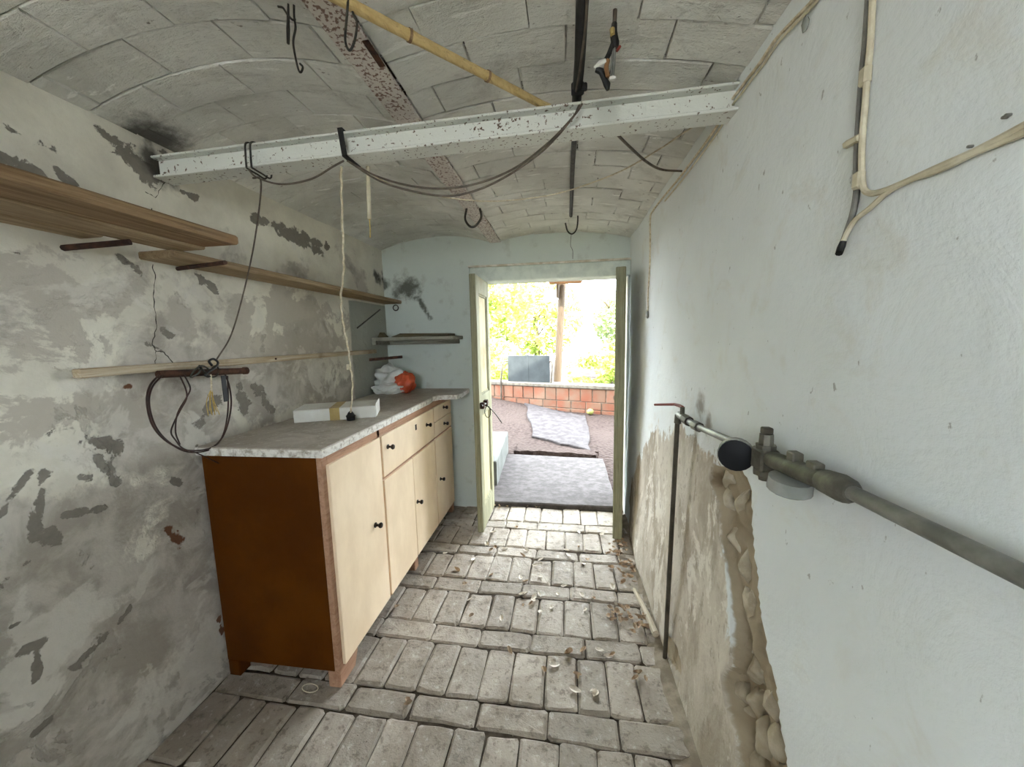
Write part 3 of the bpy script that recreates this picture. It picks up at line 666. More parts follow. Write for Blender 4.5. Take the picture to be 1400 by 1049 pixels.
# ------------------------------------------------------------------ shelves on the left wall
s1 = thing('plank_shelf', 0, 'upper wall shelf of weathered brown planks at the left edge, ending above the rail', 'shelf')
box('plank', (-1.115, -0.02, 1.603), (-.985, 1.045, 1.630), 'shelf_red', s1, .006)
box('plank', (-1.235, .02, 1.599), (-1.12, 1.06, 1.624), 'shelf', s1, .005); box('plank', (LX+.01, .0, 1.598), (-1.24, .88, 1.620), 'shelf', s1, .005)
for a, b in (((80, 337), (178, 330)), ):
    tube('iron_bracket', [on_left(*a, -.01)+Vector((0, 0, -.005)), at(178, 331, 2, 1.590)], .0085, 'rustiron', s1, 8)
tube('iron_bracket', [(LX-.01, .30, 1.588), (-1.02, .30, 1.590)], .0085, 'rustiron', s1, 8)
s2 = thing('plank_shelf', 0, 'long narrow wooden wall shelf running to the far left corner', 'shelf')
box('plank', (LX+.008, 1.015, 1.572), (-1.185, 2.625, 1.596), 'shelf', s2, .004)
tube('iron_bracket', [on_left(240, 368, -.01), at(308, 359, 2, 1.565)], .007, 'rustiron', s2, 8)
tube('diagonal_strut', [on_left(488, 449, 0.0), at(520, 423, 0, -1.19)], .0045, 'iron_wire', s2, 6)
q = at(541, 421, 1, 2.60); tube('iron_ring', [q+Vector((.02*math.cos(a), 0, .02*math.sin(a))) for a in [i*.4 for i in range(17)]], .004, 'iron_wire', s2, 6)
s3 = thing('corner_shelf', 0, 'short grey board shelf fixed to the end wall above the plastic bag', 'shelf')
box('board', (LX+.01, 2.40, 1.302), (-.735, EY, 1.326), 'greyboard', s3, .003)
box('batten', (LX+.02, EY-.03, 1.270), (-.76, EY, 1.302), 'greyboard', s3, .003); box('batten', (LX+.005, 2.41, 1.275), (LX+.035, EY-.03, 1.302), 'greyboard', s3, .002)
sl = MB().box((-1.20, 2.45, 1.3265), (-.78, 2.60, 1.345), .003)
for p in sl.v:
    if p.z > 1.34 and p.x < -1.1: p.z += .006; p.x += .06
tag(sl.build('loose_board', 'darkwood'), 'dark loose board lying on the grey end wall shelf', 'board')
chip = MB().box((-1.315, 2.47, 1.3265), (-1.255, 2.53, 1.362), .004)
for p in chip.v:
    if p.z > 1.34: p.x = -1.29+.2*(p.x+1.285)
tag(chip.build('wood_wedge', 'darkwood'), 'small dark wedge on the left end of the grey end wall shelf', 'wedge')

# rail along the left wall with rusty pipe stub and wire loops
r1 = thing('wall_rail', 0, 'thin flaking wooden batten fixed along the left wall above the cabinet', 'rail')
box('batten', (LX+.004, .815, 1.217), (LX+.032, 2.42, 1.243), 'rail', r1, .003)
tube('nail', [(LX+.03, 1.5, 1.231), (LX+.037, 1.5, 1.231)], .004, 'rustiron', r1, 6)
tag(tube('iron_rod', [at(505, 492, 0, -1.285), at(550, 488, 1, 2.34)], .0095, 'rustiron', None, 8), 'dark iron rod sticking out at the far end of the batten above the bag', 'rod')
st = thing('pipe_stub', 0, 'rusty iron pipe stub lying along the wooden batten on the left wall', 'pipe')
pa, pb = at(216, 512, 0, -1.282), at(336, 507, 0, -1.268)
MB().tube([pa, pb], .0125, 12).build('pipe', 'rustiron', st, True)
MB().tube([pb-(pb-pa).normalized()*.01, pb+(pb-pa).normalized()*.004], .0145, 12).build('pipe_lip', 'rustiron', st, True)
X0 = -1.255
wl_ = thing('wire_coil', 0, 'thin brown wire looped round the rusty pipe stub, hanging to the cabinet corner', 'wire')
def P0(px, py, x=X0): return at(px, py, 0, x)
tube('loop', [P0(x, y) for x, y in ((218, 512), (205, 528), (201, 550), (208, 580), (226, 602), (252, 615), (280, 615), (298, 606), (310, 585), (316, 555), (314, 530), (308, 512))], .003, 'copperwire', wl_, 6, 8)
tube('loop', [P0(x, y, X0-.006) for x, y in ((221, 514), (208, 530), (204, 552), (212, 582), (230, 604), (256, 618), (284, 616), (300, 604), (308, 585), (312, 555), (311, 514))], .0026, 'copperwire', wl_, 6, 8)
tube('loop', [P0(x, y, X0+.01) for x, y in ((246, 514), (254, 532), (255, 545), (246, 562), (237, 580), (234, 592), (240, 602), (250, 613), (270, 620), (300, 634))], .0022, 'copperwire', wl_, 6, 8)
tube('loop', [P0(x, y, X0+.004) for x, y in ((252, 513), (260, 530), (256, 542), (243, 565), (240, 590), (246, 608))], .0022, 'copperwire', wl_, 6, 8)
tube('binding', [P0(262+10*math.sin(i*.9)+i*1.7, 508+8*math.cos(i*1.3), X0-.012+.012*math.cos(i*.9)) for i in range(20)], .0028, 'iron_wire', wl_, 6, 4)
tube('binding', [P0(x, y, X0) for x, y in ((290, 500), (286, 494), (292, 491), (298, 496), (294, 503), (286, 508), (280, 514))], .004, 'black', wl_, 6, 6)
bs = MB(); a_, b_ = P0(302, 514), P0(310, 549); bs.box((a_.x-.002, min(a_.y, b_.y), b_.z), (a_.x+.002, min(a_.y, b_.y)+.018, a_.z), .001)
tag(bs.build('rubber_strip', 'black'), 'short black rubber strip hanging from the rusty pipe stub', 'strip')
fr = thing('frayed_flex', 0, 'frayed yellow flex end hanging under the rusty pipe stub', 'wire')
tube('flex', [P0(288, 512), P0(289, 525), P0(289, 536)], .0028, 'cord', fr, 6, 4)
for i in range(9):
    k = i-4; tube('strand', [P0(289+k*.3, 534), P0(289+k*1.2+RND.uniform(-2, 2), 548+RND.uniform(-3, 3), X0+RND.uniform(-.01, .01)), P0(292+k*1.5+RND.uniform(-3, 3), 565+RND.uniform(-6, 4), X0+RND.uniform(-.012, .012))], .0013, 'straw', fr, 5, 4)

# ------------------------------------------------------------------ cables around the joist
tag(tube('cable', [at(345, 243, 1, 1.09), at(357, 252, 1, 1.11), at(348, 330, 1, 1.2), at(333, 400, 0, -1.19), at(316, 458, 0, -1.23), at(296, 492, 0, -1.255)], .0028, 'wire', None, 6, 10), 'grey cable dropping from the joist to the batten on the left wall', 'cable')
wr_ = thing('wire_wrap', 0, 'grey wire wound twice round the left end of the white joist', 'wire')
for px in (336, 343):
    a = at(px, 205, 1, BYC-.036); tube('turn', [(a.x-.004, BYC-.036, 1.85), (a.x, BYC-.039, 1.89), (a.x+.004, BYC-.037, 1.922), (a.x+.004, BYC+.0, 1.930), (a.x, BYC+.037, 1.922), (a.x, BYC+.038, 1.85), (a.x-.002, BYC, 1.847), (a.x-.004, BYC-.036, 1.85)], .0028, 'iron_wire', wr_, 6, 5)
tube('tail', [at(340, 232, 1, 1.09), at(352, 243, 1, 1.09), at(385, 252, 1, 1.09), at(425, 245, 1, 1.09), at(455, 228, 1, 1.09), at(470, 220, 1, 1.09)], .0028, 'wire', wr_, 6, 8)
tpm = MB(); a = at(469, 205, 1, BYC-.035); tpm.box((a.x-.008, BYC-.038, 1.855), (a.x+.008, BYC-.0345, 1.936)).box((a.x-.008, BYC-.038, 1.855), (a.x+.008, BYC+.038, 1.8585)).box((a.x-.008, BYC-.038, 1.933), (a.x+.008, BYC+.038, 1.936))
for p in tpm.v: p.x += (1.948-p.z)*.12-.006
tag(tpm.build('black_tape_band', 'black'), 'black tape band wrapped round the white joist above the hanging cord', 'tape')
G = 'cables drooping under the ceiling'
def cable(label, pts, r=.0028, mat='wire', name='cable', g=G): return tag(tube(name, pts, r, mat, None, 6, 10), label, 'cable', g)
cable('upper drooping grey cable from the tape band to the black conduit', [at(475, 220, 1, 1.09), at(520, 243, 1, 1.06), at(580, 257, 1, 1.04), at(640, 254, 1, 1.04), at(700, 232, 1, 1.05), at(750, 195, 1, 1.07), at(785, 158, 1, 1.085), at(796, 142, 1, 1.09)])
cable('lower drooping grey cable from the tape band to the black conduit', [at(478, 222, 1, 1.085), at(520, 248, 1, 1.05), at(575, 264, 1, 1.03), at(625, 267, 1, 1.03), at(680, 248, 1, 1.04), at(740, 208, 1, 1.06), at(780, 165, 1, 1.08), at(792, 144, 1, 1.088)])
cable('long pale cable sagging from the tape band to the right ceiling corner', [at(482, 222, 1, 1.18), at(540, 255, 1, 1.3), at(610, 270, 1, 1.4), at(680, 275, 1, 1.5), at(760, 265, 1, 1.55), at(840, 238, 1, 1.45), at(900, 205, 1, 1.36), at(940, 178, 1, 1.26), at(985, 152, 1, 1.18)], .0026, 'cord')
cable('twin dark cable hanging from the joist to the right wall', [at(838, 178, 1, 1.18), at(860, 200, 1, 1.25), at(885, 222, 1, 1.38), at(905, 232, 1, 1.5), on_right(932, 234, .006)], .004, 'wire')
yt = thing('yellowed_tube', 0, 'short yellowed cable end hanging straight down behind the joist', 'cable')
tube('sheath', [at(503, 228, 1, 1.2), at(504, 265, 1, 1.2), at(505, 300, 1, 1.2)], .0065, 'cream_cable', yt, 8, 4)
tube('bare_tip', [at(505, 298, 1, 1.2), at(506, 312, 1, 1.2), at(506, 325, 1, 1.2)], .0018, 'straw', yt, 6, 3)
# black conduit along the ceiling
cdu = thing('black_conduit', 0, 'black conduit running along the ceiling over the joist towards the door', 'conduit')
tube('pipe', [(0.030, BY+.2, 1.988), (0.040, .70, 1.983), (0.043, 1.0, 1.975), (0.040, 1.10, 1.962), (0.040, 1.20, 1.963)], [.0135]*2+[.0135]*3, 'black', cdu, 10)
tube('pipe', [(0.040, 1.20, 1.963), (0.040, 1.6, 1.990), (0.047, 2.30, 2.012)], .0095, 'darkgrey', cdu, 10)
MB().box((.024, 1.085, 1.948), (.058, 1.100, 1.980), .004).box((.050, 1.08, 1.955), (.066, 1.095, 1.972), .003).build('clamp', 'black', cdu)
tube('side_cable', [(0.032, .3, 1.972), (0.036, .7, 1.968), (0.05, .85, 1.965), (0.044, 1.0, 1.958), (0.036, 1.08, 1.95)], .0028, 'wire', cdu, 6, 8)
hk = thing('ceiling_hook', 0, 'iron hook at the end of the conduit above the door', 'hook')
tube('hook', [at(789, 280, 1, 2.3), at(790, 300, 1, 2.3), at(788, 314, 1, 2.3), at(782, 320, 1, 2.3), at(776, 316, 1, 2.3), at(773, 305, 1, 2.3)], .0045, 'iron_wire', hk, 6, 6)
tube('wire', [at(781, 320, 1, 2.3), at(780, 335, 1, 2.3), at(783, 343, 1, 2.3), at(783, 354, 1, 2.3)], .0014, 'iron_wire', hk, 5, 4)
hk = thing('ceiling_hook', 0, 'round iron hook hanging from the long rusty joist behind the white one', 'hook')
tube('hook', [at(638, 285, 1, 1.95), at(636, 300, 1, 1.95), at(643, 310, 1, 1.95), at(651, 308, 1, 1.95), at(658, 297, 1, 1.95), at(656, 285, 1, 1.95)], .006, 'iron_wire', hk, 6, 6)
hk = thing('ceiling_hook', 0, 'bent wire hooks hanging from the left vault near the camera', 'hook')
tube('wire', [at(394, -22, 1, .78), at(394, 8, 1, .78), at(394, 40, 1, .78), at(394, 60, 1, .78)], [.002, .002, .0036, .0028], 'iron_wire', hk, 6, 5)
tube('wire', [at(402, -20, 1, .78), at(402, 20, 1, .78), at(404, 38, 1, .78), at(401, 60, 1, .78), at(407, 92, 1, .78), at(411, 99, 1, .78), at(414, 92, 1, .78), at(410, 87, 1, .78)], .0021, 'iron_wire', hk, 6, 6)
tube('wire', [at(380, 9, 1, .78), at(387, 11, 1, .78), at(393, 20, 1, .78), at(400, 27, 1, .78), at(404, 26, 1, .78)], .0021, 'iron_wire', hk, 6, 6)
tag(tube('wire_loop', [at(477, -12, 1, .74), at(474, 25, 1, .74), at(472, 55, 1, .74), at(478, 69, 1, .74), at(485, 55, 1, .74), at(488, 32, 1, .74), at(484, 22, 1, .75), at(480, 10, 1, .76)], .0024, 'iron_wire', None, 6, 6), 'thin wire loop hanging beside the bamboo cane', 'wire')
# bamboo cane
bb = thing('bamboo_cane', 0, 'yellow bamboo cane wedged between the ceiling and the white joist', 'cane')
ba, b_ = at(452, -8, 2, 1.955), at(754, 150, 2, 1.952); ba = ba+(ba-b_)*.5
pts, rs = [], []; L = (b_-ba).length
for i in range(61):
    t = i/60; s_ = t*L; node = min(abs(s_-k) for k in (.12, .40, .68, .93))
    node = abs(((s_+.06) % .205)-.10); pts.append(ba+(b_-ba)*t); rs.append(.0115-.0015*t+(.0016 if node < .005 else 0))
MB().tube(pts, rs, 12).build('culm', 'bamboo', bb, True)
for k in (1, 2, 3):
    q = ba+(b_-ba).normalized()*(k*.205-.06+.10-.0)
    MB().tube([q-(b_-ba).normalized()*.003, q+(b_-ba).normalized()*.003], .0132, 12).build('node_ring', 'shelf_red', bb, True)
# taped wires of a missing lamp
lp = thing('lamp_wires', 0, 'bundle of taped lamp wires dangling from the ceiling beside the black conduit', 'wires')
LY = .92
def Q(px, py, dy=0): return at(px, py, 1, LY+dy)
tube('cable', [Q(840, -25), Q(841, 5), Q(840, 35)], .0045, 'wire', lp, 8, 4)
tube('tape_wrap', [Q(840, 32), Q(839, 45), Q(841, 58), Q(842, 65)], [.006, .008, .009, .006], 'black', lp, 8, 4)
tube('yellow_mark', [Q(837, 40, -.006), Q(837.5, 48, -.008)], [.006, .005], 'tape', lp, 8)
tube('black_wire', [Q(838, 60), Q(832, 75), Q(827, 84)], .0055, 'black', lp, 8, 4)
tube('black_wire', [Q(815, 95), Q(822, 98), Q(826, 108), Q(830, 116), Q(831, 123)], [.006, .007, .006, .008, .004], 'black', lp, 8, 1)
tube('white_terminal', [Q(812, 93, -.004), Q(820, 88, -.004), Q(828, 84, -.004)], [.003, .007, .006], 'white', lp, 8)
tube('brown_wire', [Q(831, 82, -.004), Q(829, 92, -.004), Q(831, 106, -.004)], .005, 'oldtile', lp, 8, 3)
tube('grey_wire', [Q(838, 60), Q(837, 85), Q(835, 108)], .0025, 'galv', lp, 6, 3); tube('grey_wire', [Q(841, 60), Q(840, 85), Q(838, 107)], .0022, 'galv', lp, 6, 3)
tube('foil_end', [Q(833, 108, -.004), Q(838, 107, -.004), Q(842, 106, -.004)], [.004, .006, .003], 'white', lp, 6)
tube('red_wire', [Q(843, 70), Q(846, 66), Q(848, 63)], .003, 'redh', lp, 6)

# ------------------------------------------------------------------ cables on the right wall
cor = [(1118, -12), (1110, 2), (1085, 28), (1060, 55), (1040, 85), (1022, 108), (1012, 122), (998, 140), (985, 165), (965, 195), (945, 222), (925, 248), (905, 272), (893, 288), (889, 298), (889, 330), (888, 370), (886, 400), (886, 425)]
c1 = thing('corner_cable', 0, 'pale twin cable following the ceiling edge of the right wall towards the door', 'cable')
tube('cable', [on_right(*p, .006) for p in cor], .004, 'cord', c1, 6, 5)
tube('cable', [on_right(x+4, y+3, .005) for x, y in cor[:13]], .003, 'cream_cable', c1, 6, 5)
q = on_right(885, 430, .006); blob('junction_lump', q, (.008, .014, .024), 'galv', c1, 2, .2)
q = on_right(1101, 32, .004); blob('plaster_dab', q, (.004, .009, .013), 'glassgrey', c1, 4, .3)
c2 = thing('wall_cables', 0, 'cream and dark cables clipped down the right wall, branching towards the camera', 'cable')
tube('cream_cable', [on_right(*p, .006) for p in ((1196, -60), (1193, 0), (1190, 60), (1186, 100), (1183, 140), (1179, 190), (1178, 230), (1180, 255), (1188, 264), (1205, 262), (1235, 250), (1275, 232), (1330, 208), (1370, 188), (1400, 172), (1460, 140))], .0042, 'cream_cable', c2, 8, 8)
tube('cream_cable', [on_right(*p, .0055) for p in ((1455, 155), (1400, 182), (1340, 206), (1290, 230), (1245, 246), (1215, 262), (1190, 284), (1170, 300), (1160, 315), (1152, 332))], .0038, 'cream_cable', c2, 8, 8)
tube('dark_cable', [on_right(*p, .0045) for p in ((1190, -60), (1187, 0), (1183, 60), (1178, 110), (1174, 170), (1171, 220), (1171, 262), (1166, 292), (1160, 310), (1153, 330))], .0042, 'stripgrey', c2, 8, 8)
tube('cable_end', [on_right(1153, 330, .006), on_right(1150, 338, .008), on_right(1147, 347, .014)], [.0045, .0055, .005], 'black', c2, 8)
for px, py in ((1183, 105), (1174, 247)): q = on_right(px, py, .005); MB().box((q.x-.007, q.y-.010, q.z-.013), (q.x+.004, q.y+.006, q.z+.013), .003).build('clip', 'cream_cable', c2)
q0, q1 = on_right(1157, 198, .008), on_right(1176, 188, .008); MB().tube([q0, q1], .006, 6).build('clip_tab', 'cream_cable', c2)
for px, py in ((1378, 160), (1330, 200), (1382, 157)): q = on_right(px, py, .002); MB().tube([q, q+Vector((-.005, 0, 0))], .0016, 6).build('nail', 'stripgrey', c2)

# ------------------------------------------------------------------ gas pipe on the right wall
gp = thing('gas_pipe', 0, 'grey gas pipe with valve, black gauge cap and red lever on the right wall', 'pipe')
GX = .413
def Gp(px, py, x=GX): return at(px, py, 0, x)
A, B = Gp(1163, 673), Gp(1052, 627); far = Gp(955, 584)
tube('pipe', [Gp(1400, 788)+(Gp(1400, 788)-A)*1.6, Gp(1400, 788), A], .0108, 'galv', gp, 14)
d = (B-A).normalized(); up = Vector((0, 0, 1))
def seg(nm, a, b, r, mat, n=14): return MB().tube([a, b], r, n).build(nm, mat, gp, n > 8)
C_, D_ = Gp(1150, 667), Gp(1126, 657)
MB().tube([A-d*.004, A+d*.006, C_, D_-d*.004, D_], [.014, .0195, .021, .019, .017], 14).build('coupling', 'brass', gp, True)
MB().tube([D_, D_+(B-D_)*.15, B-(B-D_)*.1, B], [.0165, .0172, .0172, .014], 14).build('regulator_body', 'brass', gp, True)
for px, py in ((1086, 634), (1114, 644)):
    q = Gp(px, py); q.z = (D_.z+B.z)/2+.012; MB().box((q.x-.009, q.y-.011, q.z), (q.x+.009, q.y+.011, q.z+.019), .002).build('lug', 'brass', gp)
q = (D_+B)/2+Vector((-.004, .0, -.032)); ax = Vector((0, .12, -1)).normalized()
MB().tube([q-ax*.016, q-ax*.013, q+ax*.010, q+ax*.013], [.020, .034, .035, .031], 18).build('regulator_dish', 'glassgrey', gp, True)
q = Gp(1046, 627); MB().box((q.x-.018, q.y-.022, q.z-.024), (q.x+.018, q.y+.022, q.z+.022), .004).build('valve_block', 'brass', gp)
MB().tube([q+up*.022, q+up*.030, q+up*.030, q+up*.052], [.019, .019, .014, .013], 8).build('valve_stem', 'brass', gp)
MB().box((q.x-.009, q.y-.009, q.z+.052), (q.x+.009, q.y+.009, q.z+.066), .002).build('stem_nut', 'darkpipe', gp)
MB().tube([q-up*.022, q-up*.034, q-up*.036, q-up*.046], [.021, .021, .012, .010], 8).build('bottom_cap', 'brass', gp)
gc = at(1006, 622, 0, GX-.034); toward = (CP-gc); toward.z = -.0; toward.normalize()
MB().tube([gc-toward*.020, gc-toward*.016, gc+toward*.004], [.030, .036, .036], 22).build('gauge_rim', 'glassgrey', gp, True)
MB().tube([gc+toward*.003, gc+toward*.009, gc+toward*.012], [.0345, .0345, .031], 22).build('gauge_cap', 'navy', gp, True)
gq = q-gc; gq -= toward*gq.dot(toward); gq.normalize(); MB().tube([q+Vector((-.004, .006, -.004)), gc-toward*.008+gq*.030], .0075, 10).build('gauge_neck', 'brass', gp, True)
seg('pipe', q+Vector((0, .015, .004)), far, .0095, 'galv')
e1, e2, e3 = Gp(951, 582), Gp(940, 575), Gp(929, 567)
MB().tube([far+(e1-far)*-.3, e1+(e2-e1)*.15], .0155, 8).build('union_nut', 'brass', gp)
MB().tube([e1, e2], .0105, 12).build('pipe', 'galv', gp, True); MB().tube([e2-(e3-e2)*.2, e2+(e3-e2)*.35], .0165, 8).build('union_nut', 'darkpipe', gp)
MB().tube([e2+(e3-e2)*.35, e3], [.013, .013], 12).build('ball_valve', 'galv', gp, True)
hv = at(933, 561, 0, GX-.002); MB().tube([Vector((hv.x, hv.y, e3.z)), hv+up*.012], .008, 8).build('lever_spindle', 'brass', gp, True)
tube('lever', [hv+up*.010, hv+up*.010+Vector((0, .03, .0)), at(922, 553, 0, GX-.01), at(895, 553.5, 0, GX-.06)], [.006, .006, .005, .004], 'redh', gp, 8)
fb = at(912, 897, 0, GX-.005); fb = Vector((min(fb.x, .40), fb.y, .004))
tube('drop_pipe', [e3, e3+Vector((0, .012, -.012)), e3+Vector((-.002, .016, -.04)), (e3+Vector((-.002, .016, -.04)))*.5+fb*.5, fb], .0085, 'darkpipe', gp, 10)
MB().tube([e3+Vector((0, .012, -.004)), e3+Vector((-.001, .016, -.035))], .0125, 10).build('elbow', 'brass', gp, True)

# ------------------------------------------------------------------ on the floor
sa, sb_ = at(867, 806, 2, .022), at(906, 868, 2, .030); sb_.x = min(sb_.x, .385)
tag(tube('wooden_stick', [sa, (sa+sb_)/2+Vector((.004, 0, 0)), sb_], [.009, .012, .015], 'palewood', None, 8, 4), 'pale wooden stick on the floor at the foot of the right wall', 'stick')
tag(tube('wire_ring', [at(424+11*math.cos(i*.4), 941+6*math.sin(i*.4), 2, .006) for i in range(17)], .0016, 'cream_cable', None, 5), 'thin pale wire ring on the floor under the cabinet', 'wire')
gm = MB()
for i in range(420):
    p = at(RND.uniform(480, 930), RND.uniform(720, 1045), 2, .001)
    if not (-.80 < p.x < .36): continue
    q = [Vector((RND.uniform(-1, 1), RND.uniform(-1, 1), RND.uniform(0, 1)))*RND.uniform(.0012, .0035) for _ in range(4)]
    gm.add([p+k for k in q], [(0, 1, 2), (0, 2, 3), (0, 3, 1), (1, 3, 2)])
o = gm.build('floor_grit', 'drift'); tag(o, 'crumbs of mortar and grit scattered over the floor bricks', 'grit'); o['kind'] = 'stuff'
def leaf_mesh(seed, L, W):
    r = random.Random(seed); v, f = [], []; cu = r.uniform(.4, .95); tw = r.uniform(-.8, .8)
    for i in range(6):
        t = i/5; w_ = W*math.sin(math.pi*(.08+.88*t))**.8
        for j in range(3):
            s_ = (j-1); x = (t-.5)*L; y = s_*w_*math.cos(cu*.9); z = abs(s_)*w_*math.sin(cu*.9)+.22*L*cu*(2*t-1)**2+s_*tw*w_*(t-.5)
            v.append((x, y, z+r.uniform(-.001, .001)))
    z0 = min(p[2] for p in v); v = [(x, y, z-z0) for x, y, z in v]
    for i in range(5):
        for j in range(2): f.append((i*3+j, i*3+j+1, i*3+j+4, i*3+j+3))
    me = bpy.data.meshes.new('leaf'); me.from_pydata(v, [], f); me.update(); return me
LM = [leaf_mesh(i, .028+.005*(i % 4), .012+.002*(i % 3)) for i in range(8)]
for i, me in enumerate(LM): me.materials.append(MAT['leafpale'] if i % 2 else MAT['leaf'])
def leaf(p, s=1.0, label=None, g='dry leaves scattered over the floor', k=None):
    if k is None: k = RND.randrange(8)
    if label is None: label = ('pale' if k % 2 else 'brown')+' curled dry leaf '+('on the bright floor bricks just inside the door' if p.y > 2.05 else 'on the middle of the brick floor beside the cabinet' if p.y > 1.45 else 'on the front floor bricks near the camera')
    o = bpy.data.objects.new('dry_leaf', LM[k]); COL.objects.link(o)
    o.location = p; o.rotation_euler = (RND.uniform(-.3, .3), RND.uniform(-.3, .3), RND.uniform(0, 6.28)); o.scale = (s, s, s); return tag(o, label, 'leaf', g)
for u, w_ in ((610, 170), (625, 210), (600, 255), (665, 250), (515, 300), (435, 350), (600, 375), (770, 255), (740, 385), (835, 385), (765, 405), (950, 425), (755, 465), (830, 465), (800, 495), (755, 520), (835, 550), (805, 480), (790, 510), (505, 570), (650, 580), (920, 465), (1090, 485), (1050, 540), (1180, 570), (1040, 325), (1060, 300), (960, 255), (970, 280), (1020, 240), (1130, 180), (840, 300), (720, 145), (380, 270), (150, 525), (475, 415), (500, 490), (970, 750), (1040, 735), (1120, 735), (1180, 755), (1160, 765), (895, 790), (900, 805), (855, 830), (1010, 850), (1015, 865), (1000, 925), (1090, 935), (1100, 945), (200, 975), (205, 990), (690, 735), (890, 530), (1020, 170), (1175, 340), (1180, 430), (620, 240), (580, 225), (750, 280), (815, 325), (1035, 470)):
    leaf(at(500+u/3.5, 680+w_/3.5, 2, .003), RND.uniform(.75, 1.15))
HEAPS = ['brown dry leaf in the heap at the foot of the right door leaf', 'brown dry leaf along the wall between the right door leaf and the pale stick', 'brown dry leaf in the loose heap left of the pale stick', 'brown dry leaf lying against the pale stick', 'brown dry leaf on the dirt below the drop pipe']
for hp, (u0, u1, w0, w1, n) in enumerate(((1160, 1270, 215, 285, 26), (1205, 1330, 310, 425, 24), (1150, 1270, 525, 600, 16), (1260, 1370, 580, 650, 14), (1280, 1350, 830, 880, 4))):
    for i in range(n):
        p = at(500+RND.uniform(u0, u1)/3.5, 680+RND.uniform(w0, w1)/3.5, 2, .006); p.x = min(p.x, .37); p.z = .004+max(0, (p.x-.30)*.25)+RND.uniform(0, .008)
        leaf(p, RND.uniform(.7, 1.1), HEAPS[hp], 'dry leaves gathered by the right wall', RND.choice((0, 2, 4, 6)))
for i in range(14):
    p = at(RND.uniform(672, 740), RND.uniform(687, 697), 2, .004); leaf(p, RND.uniform(.7, 1.0), 'brown dry leaf against the doorstep', 'dry leaves against the doorstep', RND.choice((0, 2, 4)))

# ------------------------------------------------------------------ outside
SLY = at(700, 693, 2, 0).y
def ground_z(x, y):
    t = max(0, min(1, (y-3.6)/2.6)); return -.012+.10*t+max(0, -x-.1)*.12*t+.012*nz((x, y, 0), 1.3)
v, f = [], []; xs_ = rng(-14, 14, .5); ys = rng(SLY+.02, 7, .12)+rng(7.5, 40, 1.3)
for y in ys:
    for x in xs_: v.append((x, y, ground_z(x, y) if y < 8 else .1-(y-8)*.04))
n = len(xs_)
for i in range(len(ys)-1):
    for k in range(n-1): f.append((i*n+k, i*n+k+1, (i+1)*n+k+1, (i+1)*n+k))
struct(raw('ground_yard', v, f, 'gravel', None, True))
struct(box('ground_side', (-25, -20, -.25), (LX-.02, SLY, -.13), 'bounce_ground', ch=0)); struct(box('ground_rear', (LX-.02, -20, -.25), (20, BY-.2, -.13), 'bounce_ground', ch=0))  # unseen ground outside the windows, a pale reflector for the ceiling
def slab(name, pts, z0, z1, mat, label, cat, jit=.012):
    P = []
    for i in range(len(pts)):
        a, b = Vector(pts[i]), Vector(pts[(i+1) % len(pts)])
        for k in range(8): q = a.lerp(b, k/8); P.append((q.x+RND.uniform(-jit, jit), q.y+RND.uniform(-jit, jit)))
    n = len(P); v = [(x, y, z0) for x, y in P]+[(x, y, (z1 if not callable(z1) else z1(x, y))-.008) for x, y in P]
    c = Vector((sum(p[0] for p in P)/n, sum(p[1] for p in P)/n))
    v += [(x+(c.x-x)*.015, y+(c.y-y)*.015, (z1 if not callable(z1) else z1(x, y))) for x, y in P]
    f = [tuple(range(n-1, -1, -1)), tuple(range(2*n, 3*n))]
    for l in (0, 1):
        for i in range(n): f.append((l*n+i, l*n+(i+1) % n, (l+1)*n+(i+1) % n, (l+1)*n+i))
    return tag(raw(name, v, f, mat), label, cat)
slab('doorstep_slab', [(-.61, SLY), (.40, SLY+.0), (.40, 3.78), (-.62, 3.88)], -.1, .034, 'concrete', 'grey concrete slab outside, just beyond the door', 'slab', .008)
path = [at(695, 613, 2, .05), at(716, 548, 2, .14), at(737, 552, 2, .13), at(802, 563, 2, .1), at(806, 622, 2, .05)]
path = [at(730, 597, 2, .05), at(718, 553, 2, .16), at(760, 559, 2, .14), at(800, 570, 2, .08), at(808, 615, 2, .05)]
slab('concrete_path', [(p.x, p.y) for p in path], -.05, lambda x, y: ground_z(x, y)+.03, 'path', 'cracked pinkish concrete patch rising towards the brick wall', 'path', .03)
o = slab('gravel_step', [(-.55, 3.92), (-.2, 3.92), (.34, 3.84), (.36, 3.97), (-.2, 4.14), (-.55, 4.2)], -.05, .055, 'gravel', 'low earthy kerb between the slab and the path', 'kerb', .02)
slab('concrete_block', [(-1.4, 2.99), (-.575, 2.99), (-.628, 4.0), (-1.4, 4.0)], -.05, .25, 'kerb', 'pale concrete block outside to the left of the door', 'block', .004)
